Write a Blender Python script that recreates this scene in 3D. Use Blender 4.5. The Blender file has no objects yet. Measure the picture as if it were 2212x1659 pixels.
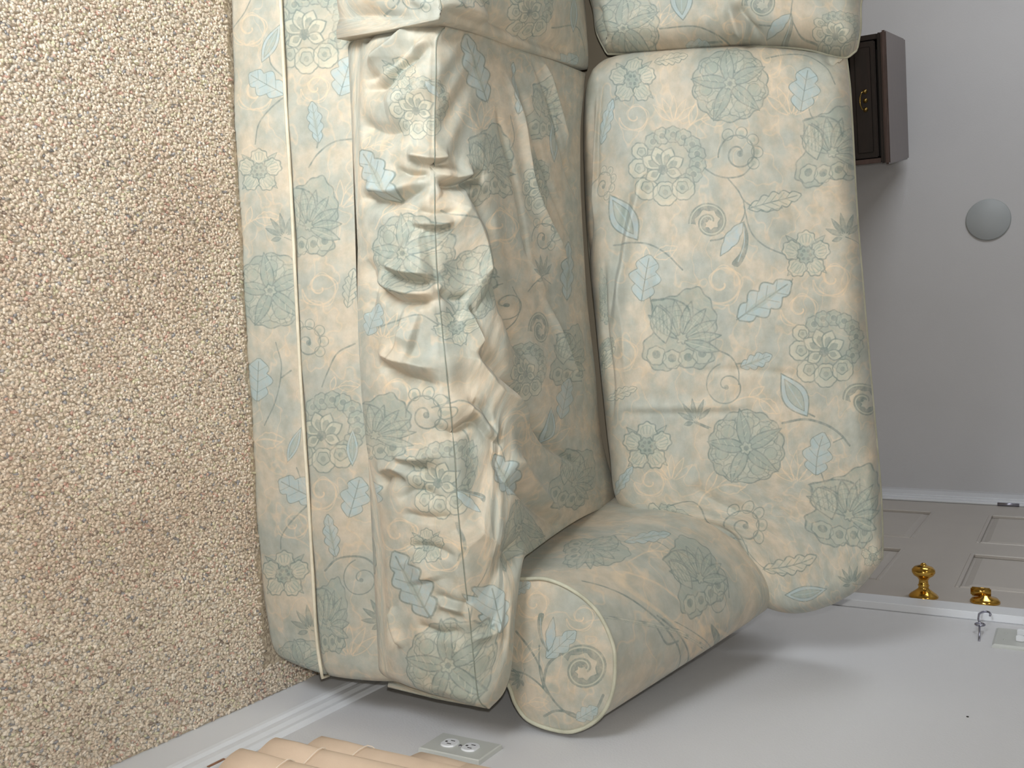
import bpy, bmesh, math, random
import numpy as np
from mathutils import Vector, Matrix, noise
random.seed(4); rng = np.random.default_rng(4)
SC = bpy.context.scene
# ---------------------------------------------------------------- camera (held upright-portrait, so the frame lies on its side)
EYE = 1.35; PITCH = math.radians(29.4); YAW = math.radians(2.2)
cam_d = bpy.data.cameras.new('camera'); cam_d.sensor_width = 36; cam_d.lens = 2150/2212*36; cam_d.clip_start = .02
cam = bpy.data.objects.new('camera', cam_d); SC.collection.objects.link(cam); SC.camera = cam
Fh = Vector((math.sin(YAW), math.cos(YAW), 0)); Zu = Vector((0, 0, 1))
FW = Fh*math.cos(PITCH)-Zu*math.sin(PITCH); UP = Fh*math.sin(PITCH)+Zu*math.cos(PITCH); RT = Vector((math.cos(YAW), -math.sin(YAW), 0))
Mc = Matrix((UP, -RT, -FW)).transposed().to_4x4(); Mc.translation = Vector((0, 0, EYE))
cam.matrix_world = Mc
# ---------------------------------------------------------------- light: a window behind the photographer on the left, the camera's flash, two added fill lamps
w = bpy.data.worlds.new('world'); SC.world = w; w.use_nodes = True
w.node_tree.nodes['Background'].inputs[0].default_value = (.80, .90, 1.0, 1); w.node_tree.nodes['Background'].inputs[1].default_value = 1.0
def light(name, kind, loc, target, energy, col, **k):
    d = bpy.data.lights.new(name, kind); d.energy = energy; d.color = col
    for a, b in k.items(): setattr(d, a, b)
    o = bpy.data.objects.new(name, d); SC.collection.objects.link(o); o.location = loc
    o.rotation_euler = (Vector(target)-Vector(loc)).to_track_quat('-Z', 'Y').to_euler(); return o
light('window_daylight', 'AREA', (-1.25, -.58, .55), (-.38, 1.36, .27), 11, (.95, .985, 1.0), shape='RECTANGLE', size=1.0, size_y=.8, spread=math.radians(62))
light('window_skylight', 'AREA', (-1.30, -.57, .76), (-.2, 1.4, .35), 2.5, (.94, .98, 1.0), shape='RECTANGLE', size=1.0, size_y=1.15)
light('far_wall_fill', 'AREA', (-2.25, 3.3, 1.5), (0.2, 4.2, 1.0), 22, (.96, .98, 1.0), shape='RECTANGLE', size=.9, size_y=1.2)  # added fill that brightens the back wall; no window known there
light('camera_flash', 'POINT', (-.055, .02, EYE+.0), (0, 1, 0), 42, (1.0, .965, .90), shadow_soft_size=.012)
light('overhead_fill', 'AREA', (-1.0, 1.2, 2.5), (-1.0, 1.2, 0), 5, (1.0, .95, .88), shape='DISK', size=.45)  # added overhead fill that lifts the seat tops; no fixture known
SC.view_settings.view_transform = 'Standard'; SC.view_settings.look = 'None'; SC.view_settings.exposure = 0.0; SC.view_settings.gamma = 1.0
SC.view_settings.use_curve_mapping = False
# ---------------------------------------------------------------- pure geometry helpers (metres, sofa frame: s right, d back, z up)
def crv(pts, t):
    """smooth curve through pts, parameter = normalised chord length"""
    P = np.array(pts, float)
    seg = np.linalg.norm(np.diff(P, axis=0), axis=1)
    k = np.concatenate([[0], np.cumsum(seg)]); k /= k[-1]
    n = len(P)
    m = np.zeros_like(P)
    for i in range(n):
        a, b = max(i-1, 0), min(i+1, n-1)
        m[i] = (P[b]-P[a])/(k[b]-k[a])
    t = np.clip(np.asarray(t, float), 0, 1)
    i = np.clip(np.searchsorted(k, t, side='right')-1, 0, n-2)
    h = k[i+1]-k[i]; x = ((t-k[i])/h)[..., None]; h = h[..., None]
    return ((2*x**3-3*x**2+1)*P[i]+(x**3-2*x**2+x)*h*m[i]+(-2*x**3+3*x**2)*P[i+1]+(x**3-x**2)*h*m[i+1])
def coons(F, K, L, R, U, V):
    u = U[..., None]; v = V[..., None]
    f, k, l, r = crv(F, U), crv(K, U), crv(L, V), crv(R, V)
    c00, c10, c01, c11 = [np.array(p, float) for p in (F[0], F[-1], K[0], K[-1])]
    return ((1-v)*f+v*k+(1-u)*l+u*r-((1-u)*(1-v)*c00+u*(1-v)*c10+(1-u)*v*c01+u*v*c11))
def seat_surf(D, U, V):
    """front boxing for v<VB, top above it"""
    VB = D['vb']
    vt = np.clip((V-VB)/(1-VB), 0, 1); vb = np.clip(V/VB, 0, 1)
    top = coons(D['F'], D['K'], D['L'], D['R'], U, vt)
    e = np.minimum(np.minimum(U, 1-U)*1.2, np.minimum(vt*.9+.01, (1-vt)*.9))
    bul = D['crown']*np.clip(e/.28, 0, 1)**.55
    top[..., 2] += bul
    bot = crv(D['B'], U); fr = crv(D['F'], U)
    box = bot*(1-vb[..., None])+fr*vb[..., None]
    s4 = np.sin(np.pi*vb)**.7*np.clip(np.minimum(U, 1-U)/.05, 0.05, 1)**.5
    box[..., 1] -= D['front']*s4
    out = np.where((V < VB)[..., None], box, top)
    # round the front corners backwards
    ed = np.minimum(U, 1-U)
    rr = np.clip(1-ed/.03, 0, 1)
    out[..., 1] += D.get('corner', .03)*rr**2*np.clip(1-vt*3, 0, 1)
    return out
def pillow_surf(D, U, V, side=1):
    ti = math.radians(D['tilt'])
    pts = coons(D['F'], D['K'], D['L'], D['R'], U, V)          # (a, b) in the leaning plane
    a, b = pts[..., 0], pts[..., 1]
    W, Hh = D['size']
    r = D['round']
    e = np.minimum(np.minimum(U, 1-U)*W, np.minimum(V, 1-V)*Hh)
    x = np.clip(1-e/r, 0, 1)
    h = D['thick']*np.sqrt(np.maximum(1-x**2.2, 0))+D['crown']*np.sin(np.pi*U)**.8*np.sin(np.pi*V)**.8
    h = h*side
    y0 = D['d0']+b*math.sin(ti)-h*math.cos(ti)
    z = D['z0']+b*math.cos(ti)+h*math.sin(ti)
    return np.stack([a, y0, z], -1)
def arm_surf(D, U, V):
    """V: 0 front .. 1 back along the arm, U: around the section from the inner foot over the roll to the outer foot"""
    n = len(D['secs'])
    cs = np.stack([crv(sec, U) for sec in D['secs']], 0)          # n,...,2
    dd = np.array(D['ds'])
    x = np.interp(V, np.linspace(0, 1, n), np.arange(n))
    i = np.clip(np.floor(x).astype(int), 0, n-2); f = x-i
    idx = np.indices(U.shape)
    c0 = cs[(i,)+tuple(idx)]; c1 = cs[(i+1,)+tuple(idx)]
    c = c0*(1-f[..., None])+c1*f[..., None]
    d = dd[i]*(1-f)+dd[i+1]*f
    return np.stack([c[..., 0], d, c[..., 1]], -1)
def flat_surf(D, U, V):
    """four corners, bilinear, on curves F (v=0) and K (v=1)"""
    v = V[..., None]
    return crv(D['F'], U)*(1-v)+crv(D['K'], U)*v
SURF = {'seat': seat_surf, 'pillow': pillow_surf, 'arm': arm_surf, 'flat': flat_surf}

def seg_dist(X, Y, P, taper=None):
    """distance of grid points to a polyline and the arc position (0..1) of the nearest point"""
    P = np.asarray(P, float)
    best = np.full(X.shape, 1e9); pos = np.zeros(X.shape)
    L = np.concatenate([[0], np.cumsum(np.linalg.norm(np.diff(P, axis=0), axis=1))])
    T = max(L[-1], 1e-9)
    for i in range(len(P)-1):
        ax, ay = P[i]; bx, by = P[i+1]
        dx, dy = bx-ax, by-ay; q = dx*dx+dy*dy+1e-12
        t = np.clip(((X-ax)*dx+(Y-ay)*dy)/q, 0, 1)
        d = np.hypot(X-ax-t*dx, Y-ay-t*dy)
        m = d < best
        best = np.where(m, d, best); pos = np.where(m, (L[i]+t*(L[i+1]-L[i]))/T, pos)
    return best, pos
def wrinkle_field(strokes, U, V, W, Hh):
    """height in metres; strokes = (points in uv, amplitude, half width in metres)"""
    h = np.zeros(U.shape)
    X = U*W; Y = V*Hh
    for pts, amp, wid in strokes:
        P = np.array(pts, float)*np.array([W, Hh])
        lo = P.min(0)-4*wid; hi = P.max(0)+4*wid
        m = (X > lo[0]) & (X < hi[0]) & (Y > lo[1]) & (Y < hi[1])
        if not m.any(): continue
        if len(P) > 2: P = crv(P, np.linspace(0, 1, 4*len(P)))
        d, p = seg_dist(X[m], Y[m], P)
        env = np.clip(np.sin(np.pi*np.clip(p, .0, 1))*1.6+.12, 0, 1)
        prof = .55*np.exp(-(d/wid)**2)+.45*np.exp(-d/(wid*.7))
        h[m] += amp*prof*env
    return h

# ---------------------------------------------------------------- the printed motifs of the fabric
DK = (.41, .475, .46); MD = (.565, .61, .575); BL = (.63, .705, .72); LT = (.765, .755, .68); PE = (.88, .775, .64); YL = (.80, .78, .60)
class Stamp:
    def __init__(self, n=190):
        self.n = n
        g = (np.arange(n)+.5)/n*2.3-1.15
        self.X, self.Y = np.meshgrid(g, g)
        self.rgb = np.zeros((n, n, 3)); self.a = np.zeros((n, n)); self.px = 2.3/n
    def _over(self, cov, col, al):
        c = np.clip(cov, 0, 1)*al
        na = c+self.a*(1-c)
        k = (c/np.maximum(na, 1e-6))[..., None]
        self.rgb = np.array(col)*k+self.rgb*(1-k); self.a = na
    def line(self, P, w=.03, col=DK, al=.9, close=False, smooth=True):
        P = [tuple(p) for p in P]
        if close: P.append(P[0])
        P = np.array(P, float)
        if smooth and 2 < len(P) < 12: P = crv(P, np.linspace(0, 1, 5*len(P)))
        lo = P.min(0)-w*2-.05; hi = P.max(0)+w*2+.05
        j0, i0 = np.clip(((lo+1.15)/self.px).astype(int), 0, self.n); j1, i1 = np.clip(((hi+1.15)/self.px).astype(int)+1, 0, self.n)
        if j1 <= j0 or i1 <= i0: return
        d, p = seg_dist(self.X[i0:i1, j0:j1], self.Y[i0:i1, j0:j1], P)
        c = np.zeros((self.n, self.n)); c[i0:i1, j0:j1] = np.clip((w/2-d)/self.px+.5, 0, 1)
        self._over(c, col, al)
    def fill(self, P, col=MD, al=.8):
        P = np.array(P, float); x, y = self.X, self.Y
        ins = np.zeros(x.shape, bool)
        q = np.roll(P, -1, 0)
        for (ax, ay), (bx, by) in zip(P, q):
            if ay == by: continue
            c = ((ay > y) != (by > y)) & (x < (bx-ax)*(y-ay)/(by-ay)+ax)
            ins ^= c
        self._over(ins.astype(float), col, al)
    def shape(self, P, fillc=MD, fa=.7, w=.03, col=DK, la=.9):
        self.fill(P, fillc, fa)
        if w: self.line(P, w, col, la, close=True, smooth=False)
def polar(cx, cy, rf, n=72, a0=0):
    t = np.linspace(0, 2*np.pi, n, endpoint=False)+a0
    r = rf(t)
    return np.stack([cx+r*np.cos(t), cy+r*np.sin(t)], -1)
def petal(cx, cy, ang, L, w, p=1.0, base=0.0, n=14, wob=0):
    """leaf-shaped outline from (cx,cy) pointing along ang"""
    t = np.linspace(0, 1, n)
    prof = np.sin(np.pi*t**p)*w/2
    if wob: prof = prof*(1+.22*np.abs(np.sin(t*np.pi*wob)))
    x = base+t*(L-base)
    up = np.stack([x, prof], -1); dn = np.stack([x[::-1], -prof[::-1]], -1)
    P = np.concatenate([up, dn[1:]])
    c, s = math.cos(ang), math.sin(ang)
    return np.stack([cx+P[:, 0]*c-P[:, 1]*s, cy+P[:, 0]*s+P[:, 1]*c], -1)
def spiral(cx, cy, r0, r1, a0, turns, n=60):
    t = np.linspace(0, 1, n)
    a = a0+turns*2*np.pi*t; r = r0+(r1-r0)*t**.8
    return np.stack([cx+r*np.cos(a), cy+r*np.sin(a)], -1)
def st_A():     # broad round bloom with a star of pointed leaves
    s = Stamp()
    s.shape(polar(0, 0, lambda t: .92*(1+.07*np.abs(np.sin(t*7))*1.2)), MD, .6, .034)
    for r_ in (.80, .72, .48, .40): s.line(polar(0, 0, lambda t: r_*(1+.05*np.sin(t*14)), 60), .016, DK, .55, close=True, smooth=False)
    for k in range(7):
        a = k*2*math.pi/7+.25
        s.shape(polar(.58*math.cos(a), .58*math.sin(a), lambda t: .33*(1+.06*np.sin(t*9)), 40), LT, .28, .022, la=.8)
        s.shape(polar(.64*math.cos(a), .64*math.sin(a), lambda t: .17+0*t, 24), MD, .55, .02, la=.7)
        for q in (-.16, 0, .16):
            s.line([(.80*math.cos(a+q), .80*math.sin(a+q)), (.93*math.cos(a+q), .93*math.sin(a+q))], .028, DK, .6)
    for k in range(5):
        a = k*2*math.pi/5-.5
        s.shape(petal(0, 0, a, 1.02, .34, .8), MD, .92, .028)
        s.line([(0, 0), (.9*math.cos(a), .9*math.sin(a))], .02, DK, .8)
        for q in (.3, .5, .7):
            s.line([(q*math.cos(a), q*math.sin(a)), ((q+.1)*math.cos(a+.17), (q+.1)*math.sin(a+.17))], .018, LT, .7)
    s.shape(polar(0, 0, lambda t: .15*(1+.15*np.sin(t*6))), LT, .5, .028)
    s.shape(polar(0, 0, lambda t: .07+0*t, 16), DK, .7, 0)
    return s
def st_B():     # peony seen from the side with a pearled crown
    s = Stamp()
    s.fill(polar(.05, -.02, lambda t: .92*(1+.05*np.sin(t*8))), MD, .45)
    for k in range(9):
        a = -2.35+k*.42
        x, y = .12+.68*math.cos(a), -.12+.66*math.sin(a)
        s.shape(polar(x, y, lambda t: .21*(1+.07*np.sin(t*7)), 30), MD, .5, .026)
        s.shape(polar(x, y, lambda t: .09+0*t, 16), DK, .55, .02, LT, .6)
    for x, y, r in ((-.52, .62, .27), (-.05, .74, .3), (.42, .62, .28), (-.74, .1, .24), (-.7, -.35, .2)):
        s.shape(polar(x, y, lambda t: r*(1+.08*np.abs(np.sin(t*4))), 40), LT, .55, .03)
        s.shape(polar(x*.93, y*.93, lambda t: r*.55*(1+.08*np.sin(t*5)), 30), MD, .45, .022)
        s.shape(polar(x*.95, y*.95, lambda t: r*.24+0*t, 16), DK, .45, 0)
    for a, L, w in ((-2.6, .62, .36), (-1.9, .62, .36), (-1.2, .6, .36), (-.5, .6, .34), (2.6, .5, .3), (.3, .5, .28)):
        s.shape(petal(-.1, .12, a, L, w, 1.35), LT, .7, .032)
        s.shape(petal(-.1, .12, a, L*.72, w*.55, 1.35, .1), DK, .55, 0)
    s.shape(polar(-.1, .12, lambda t: .12*(1+.1*np.sin(t*5)), 24), DK, .8, .02)
    return s
def scallops(s, P, r, every, side, fillc=MD, w=.028, fa=.5, inner=None, col=DK):
    P = np.asarray(P)
    for i in range(2, len(P)-2, every):
        t = P[i+1]-P[i-1]; t = t/np.linalg.norm(t); nn = np.array([-t[1], t[0]])*side
        c = P[i]+nn*r*.55
        s.shape(polar(c[0], c[1], lambda t: r+0*t, 20), fillc, fa, w, col)
        if inner: s.shape(polar(c[0], c[1], lambda t: r*.45+0*t, 12), inner, .6, 0)
def st_C():     # scroll carrying small scalloped flowers
    s = Stamp()
    P = spiral(-.25, .1, .06, .72, .2, -1.55)
    scallops(s, P[34:56], .2, 4, 1, LT, .03, .3, MD)
    s.line(P, .06, DK, .85, smooth=False)
    s.fill(polar(-.19, .1, lambda t: .11+0*t, 16), DK, .85)
    return s
def st_D():     # toothed fern curl
    s = Stamp()
    P = spiral(.05, .0, .12, .8, -.4, -1.45)
    for k, q in enumerate(P[8:]):
        pass
    t = np.gradient(P, axis=0); t /= np.linalg.norm(t, axis=1)[:, None]; nn = np.stack([t[:, 1], -t[:, 0]], -1)
    wo = .15+.10*np.abs(np.sin(np.arange(60)*.55))
    out = P-nn*wo[:, None]*-1; inn = P-nn*.07
    s.fill(np.concatenate([out, inn[::-1]]), DK, .8)
    s.line(P+nn*.02, .05, LT, .75, smooth=False)
    s.line(out, .03, DK, .9, smooth=False)
    return s
def st_E():     # small five-petalled flower
    s = Stamp()
    for k in range(4):
        a = k*math.pi/2+.75
        s.shape(petal(0, 0, a, 1.08, .3, .9), MD, .7, .035)
    for k in range(5):
        a = k*2*math.pi/5-1.57
        s.shape(polar(.58*math.cos(a), .58*math.sin(a), lambda t: .36*(1+.09*np.sin(t*7)), 40), LT, .5, .05)
        s.line(polar(.58*math.cos(a), .58*math.sin(a), lambda t: .24+0*t, 24), .03, MD, .8, close=True, smooth=False)
        for q in (-.22, 0, .22):
            s.line([(.5*math.cos(a+q), .5*math.sin(a+q)), (.8*math.cos(a+q*.9), .8*math.sin(a+q*.9))], .04, MD, .9)
    s.shape(polar(0, 0, lambda t: .33*(1+.1*np.sin(t*9))), MD, .95, .05)
    for k in range(6):
        a = k*1.047
        s.shape(polar(.17*math.cos(a), .17*math.sin(a), lambda t: .07+0*t, 12), DK, .8, 0)
    return s
def oak(s, lobes, fillc, L0=-1.0, w=.04, width=.62, al=.9):
    t = np.linspace(0, 1, 60)
    prof = width*np.sin(np.pi*np.clip(t*.93+.03, 0, 1))**.75*(.62+.38*np.abs(np.sin(t*np.pi*lobes)))
    y = L0+2*t*abs(L0)
    P = np.concatenate([np.stack([prof, y], -1), np.stack([-prof[::-1], y[::-1]], -1)])
    s.shape(P, fillc, al, w)
    s.line([(0, -.85*abs(L0)), (0, 1.05*abs(L0))], .045, DK, .8)
    for k in range(lobes):
        y0 = -.7+k*1.5/lobes
        for sg in (-1, 1):
            s.line([(0, y0+.3), (sg*width*.62, y0)], .03, DK, .6)
def st_F():     # long blue serrated leaf with a lighter heart
    s = Stamp(); oak(s, 4, BL, w=.045, width=.5)
    s.fill(petal(0, .8, -1.57, 1.4, .22), MD, .55); return s
def st_G():     # blue lobed leaf
    s = Stamp(); oak(s, 3, BL, w=.035, width=.72); return s
def st_L():     # outlined serrated leaf, open ground
    s = Stamp(); oak(s, 5, LT, w=.045, width=.36, al=.45); return s
def st_T():     # pair of blue blades
    s = Stamp()
    s.shape(petal(.1, -.9, 1.95, 1.7, .5, .9, 0, 16, 3), BL, .95, .04)
    P = np.array([(.12, -.95), (.28, -.3), (.25, .4), (.02, .9), (.3, .95), (.5, .3), (.42, -.4)])
    s.shape(crv(np.vstack([P, P[:1]]), np.linspace(0, 1, 40)), DK, .85, .03)
    s.line([(.18, -.7), (.34, 0), (.25, .75)], .04, BL, .9)
    return s
def st_K():     # blue almond bud
    s = Stamp()
    s.shape(petal(0, -1, 1.57, 2.0, 1.0, 1.1, 0, 24), BL, .95, .05)
    s.shape(petal(0, -.75, 1.57, 1.5, .55, 1.1, 0, 20), MD, .8, .03)
    s.line([(0, -.6), (0, .55)], .05, BL, .8); return s
def st_J():     # spray of dark pointed leaflets
    s = Stamp()
    for a, L in ((-2.7, .95), (-2.2, 1.05), (-1.75, 1.1), (-1.25, 1.1), (-.75, .95), (2.9, .6)):
        s.shape(petal(.1, .5, a, L*1.15, .24, .9, .18), DK, .75, .03)
        s.line([(.1+.3*math.cos(a), .5+.3*math.sin(a)), (.1+.95*L*math.cos(a), .5+.95*L*math.sin(a))], .025, MD, .9)
    s.line([(.1, .5), (.9, .85)], .05); return s
def st_I():     # thin curl
    s = Stamp(); P = spiral(-.1, .1, .08, .95, 2.2, 1.35)
    s.line(P, .055, DK, .85, smooth=False); s.fill(polar(-.12, .15, lambda t: .1+0*t, 14), DK, .8); return s
def st_H():     # large shell-like bloom in two halves
    s = Stamp()
    s.shape(crv([(-.75, -.65), (-.2, -.78), (.3, -1.0), (.62, -.7), (.8, -.1), (.6, .35), (.72, .7), (.4, .92), (-.1, .86), (-.5, .98), (-.9, .7), (-.92, .35), (-.66, .0), (-.75, -.65)], np.linspace(0, 1, 130))*(1+.03*np.sin(np.linspace(0, 1, 130)*2*np.pi*17))[:, None], MD, .75, .032)
    for x, y in ((-.62, .62), (-.25, .7), (.12, .68), (.45, .6)):
        s.shape(polar(x, y, lambda t: .22*(1+.06*np.sin(t*7)), 30), LT, .3, .026)
        s.shape(polar(x, y-.03, lambda t: .1+0*t, 16), DK, .7, 0)
    for a in (-2.5, -2.1, -1.7, -1.3, -.9, -.5, -.1, .3):
        s.shape(petal(-.05, .25, a, .95, .26, 1.1), MD, .6, .028)
        s.line([(-.05, .25), (-.05+.8*math.cos(a), .25+.8*math.sin(a))], .02, LT, .6)
    s.shape(petal(-.6, -.55, 1.35, .9, .5, .9), LT, .3, .03)
    for q in range(6):
        s.line([(-.74+q*.09, -.55), (-.68+q*.08, .1)], .018, DK, .7)
    for q in (.45, .58, .70, .82):
        s.line([(-.05+q*math.cos(a), .25+q*math.sin(a)) for a in np.linspace(-2.7, .2, 40)], .016, DK, .5, smooth=False)
    s.line([(-.75, -.65), (-.3, -.72), (.1, -.55), (.2, -.2)], .04, DK, .9)
    s.shape(polar(-.02, .2, lambda t: .12*(1+.2*np.sin(t*6))), LT, .5, .03)
    return s
def ghost(kind):
    s = Stamp()
    if kind == 0:
        P = spiral(0, 0, .1, .85, .5, 1.4); s.line(P, .07, PE, .5, smooth=False)
        t_ = np.linspace(0, 1, 60); k_ = 1+.07*np.sin(t_*42)*(t_ > .3); s.line(P*(k_*1.12)[:, None], .04, PE, .5, smooth=False)
    elif kind == 1:
        for a in (-2.4, -2.0, -1.57, -1.1, -.7):
            s.line(petal(0, .8, a, 1.5, .34, .9, .2), .045, PE, .5, close=True, smooth=False)
    else:
        s.line([(-.9, .7), (-.5, .1), (.2, -.2), (.9, -.1)], .06, PE, .5)
        s.line(petal(-.1, -.1, -.1, 1.1, .5, .9, 0, 20, 4), .045, PE, .5, close=True, smooth=False)
        s.line(petal(-.5, .1, -1.3, .8, .3), .045, PE, .6, close=True, smooth=False)
    return s
STAMPS = {'A': st_A, 'B': st_B, 'C': st_C, 'D': st_D, 'E': st_E, 'F': st_F, 'G': st_G, 'L': st_L, 'T': st_T, 'K': st_K, 'J': st_J,
          'I': st_I, 'H': st_H, 'x': lambda: ghost(0), 'y': lambda: ghost(1), 'z': lambda: ghost(2)}
_st = {}
def stamp(k):
    if k not in _st:
        s = STAMPS[k](); _st[k] = np.dstack([s.rgb*s.a[..., None], s.a])
    return _st[k]
def print_canvas(W, Hh, marks, lines, ppm):
    """RGBA print of one cloth panel W x Hh metres. marks = (kind, u, v, m00, m01, m10, m11) maps the motif's unit square to uv; lines = (width m, points)"""
    nw, nh = int(W*ppm), int(Hh*ppm)
    C = np.zeros((nh, nw, 4))                     # premultiplied
    def over(sl, src):
        C[sl] = src+C[sl]*(1-src[..., 3:4])
    for wd, pts in lines:
        P = np.array(pts, float)*np.array([nw, nh])
        if len(P) > 2: P = crv(P, np.linspace(0, 1, 6*len(P)))
        w = wd*ppm
        lo = np.floor(P.min(0)-w-2).astype(int); hi = np.ceil(P.max(0)+w+2).astype(int)
        x0, y0 = max(lo[0], 0), max(lo[1], 0); x1, y1 = min(hi[0], nw), min(hi[1], nh)
        if x1 <= x0 or y1 <= y0: continue
        X, Y = np.meshgrid(np.arange(x0, x1)+.5, np.arange(y0, y1)+.5)
        d, _ = seg_dist(X, Y, P)
        a = np.clip(w/2-d+.5, 0, 1)*.8
        over((slice(y0, y1), slice(x0, x1)), np.dstack([a*DK[0], a*DK[1], a*DK[2], a]))
    for k, u, v, a, b, c, d in sorted(marks, key=lambda m: m[0] not in 'xyz'):
        T = stamp(k); n = T.shape[0]
        M = np.array([[a*nw, b*nw], [c*nh, d*nh]])
        ext = np.abs(M).sum(1)*1.15
        cx, cy = u*nw, v*nh
        x0, x1 = int(max(cx-ext[0], 0)), int(min(cx+ext[0]+1, nw)); y0, y1 = int(max(cy-ext[1], 0)), int(min(cy+ext[1]+1, nh))
        if x1 <= x0 or y1 <= y0: continue
        X, Y = np.meshgrid(np.arange(x0, x1)+.5-cx, np.arange(y0, y1)+.5-cy)
        I = np.linalg.inv(M)
        p = (I[0, 0]*X+I[0, 1]*Y+1.15)/2.3*n-.5; q = (I[1, 0]*X+I[1, 1]*Y+1.15)/2.3*n-.5
        ok = (p >= 0) & (q >= 0) & (p < n-1) & (q < n-1)
        p = np.clip(p, 0, n-1.001); q = np.clip(q, 0, n-1.001)
        i, j = q.astype(int), p.astype(int); fy, fx = (q-i)[..., None], (p-j)[..., None]
        s = (T[i, j]*(1-fx)+T[i, j+1]*fx)*(1-fy)+(T[i+1, j]*(1-fx)+T[i+1, j+1]*fx)*fy
        over((slice(y0, y1), slice(x0, x1)), s*ok[..., None]*.93)
    rgb = C[..., :3]/np.maximum(C[..., 3:4], 1e-4)
    return np.dstack([rgb, C[..., 3]])
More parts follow.
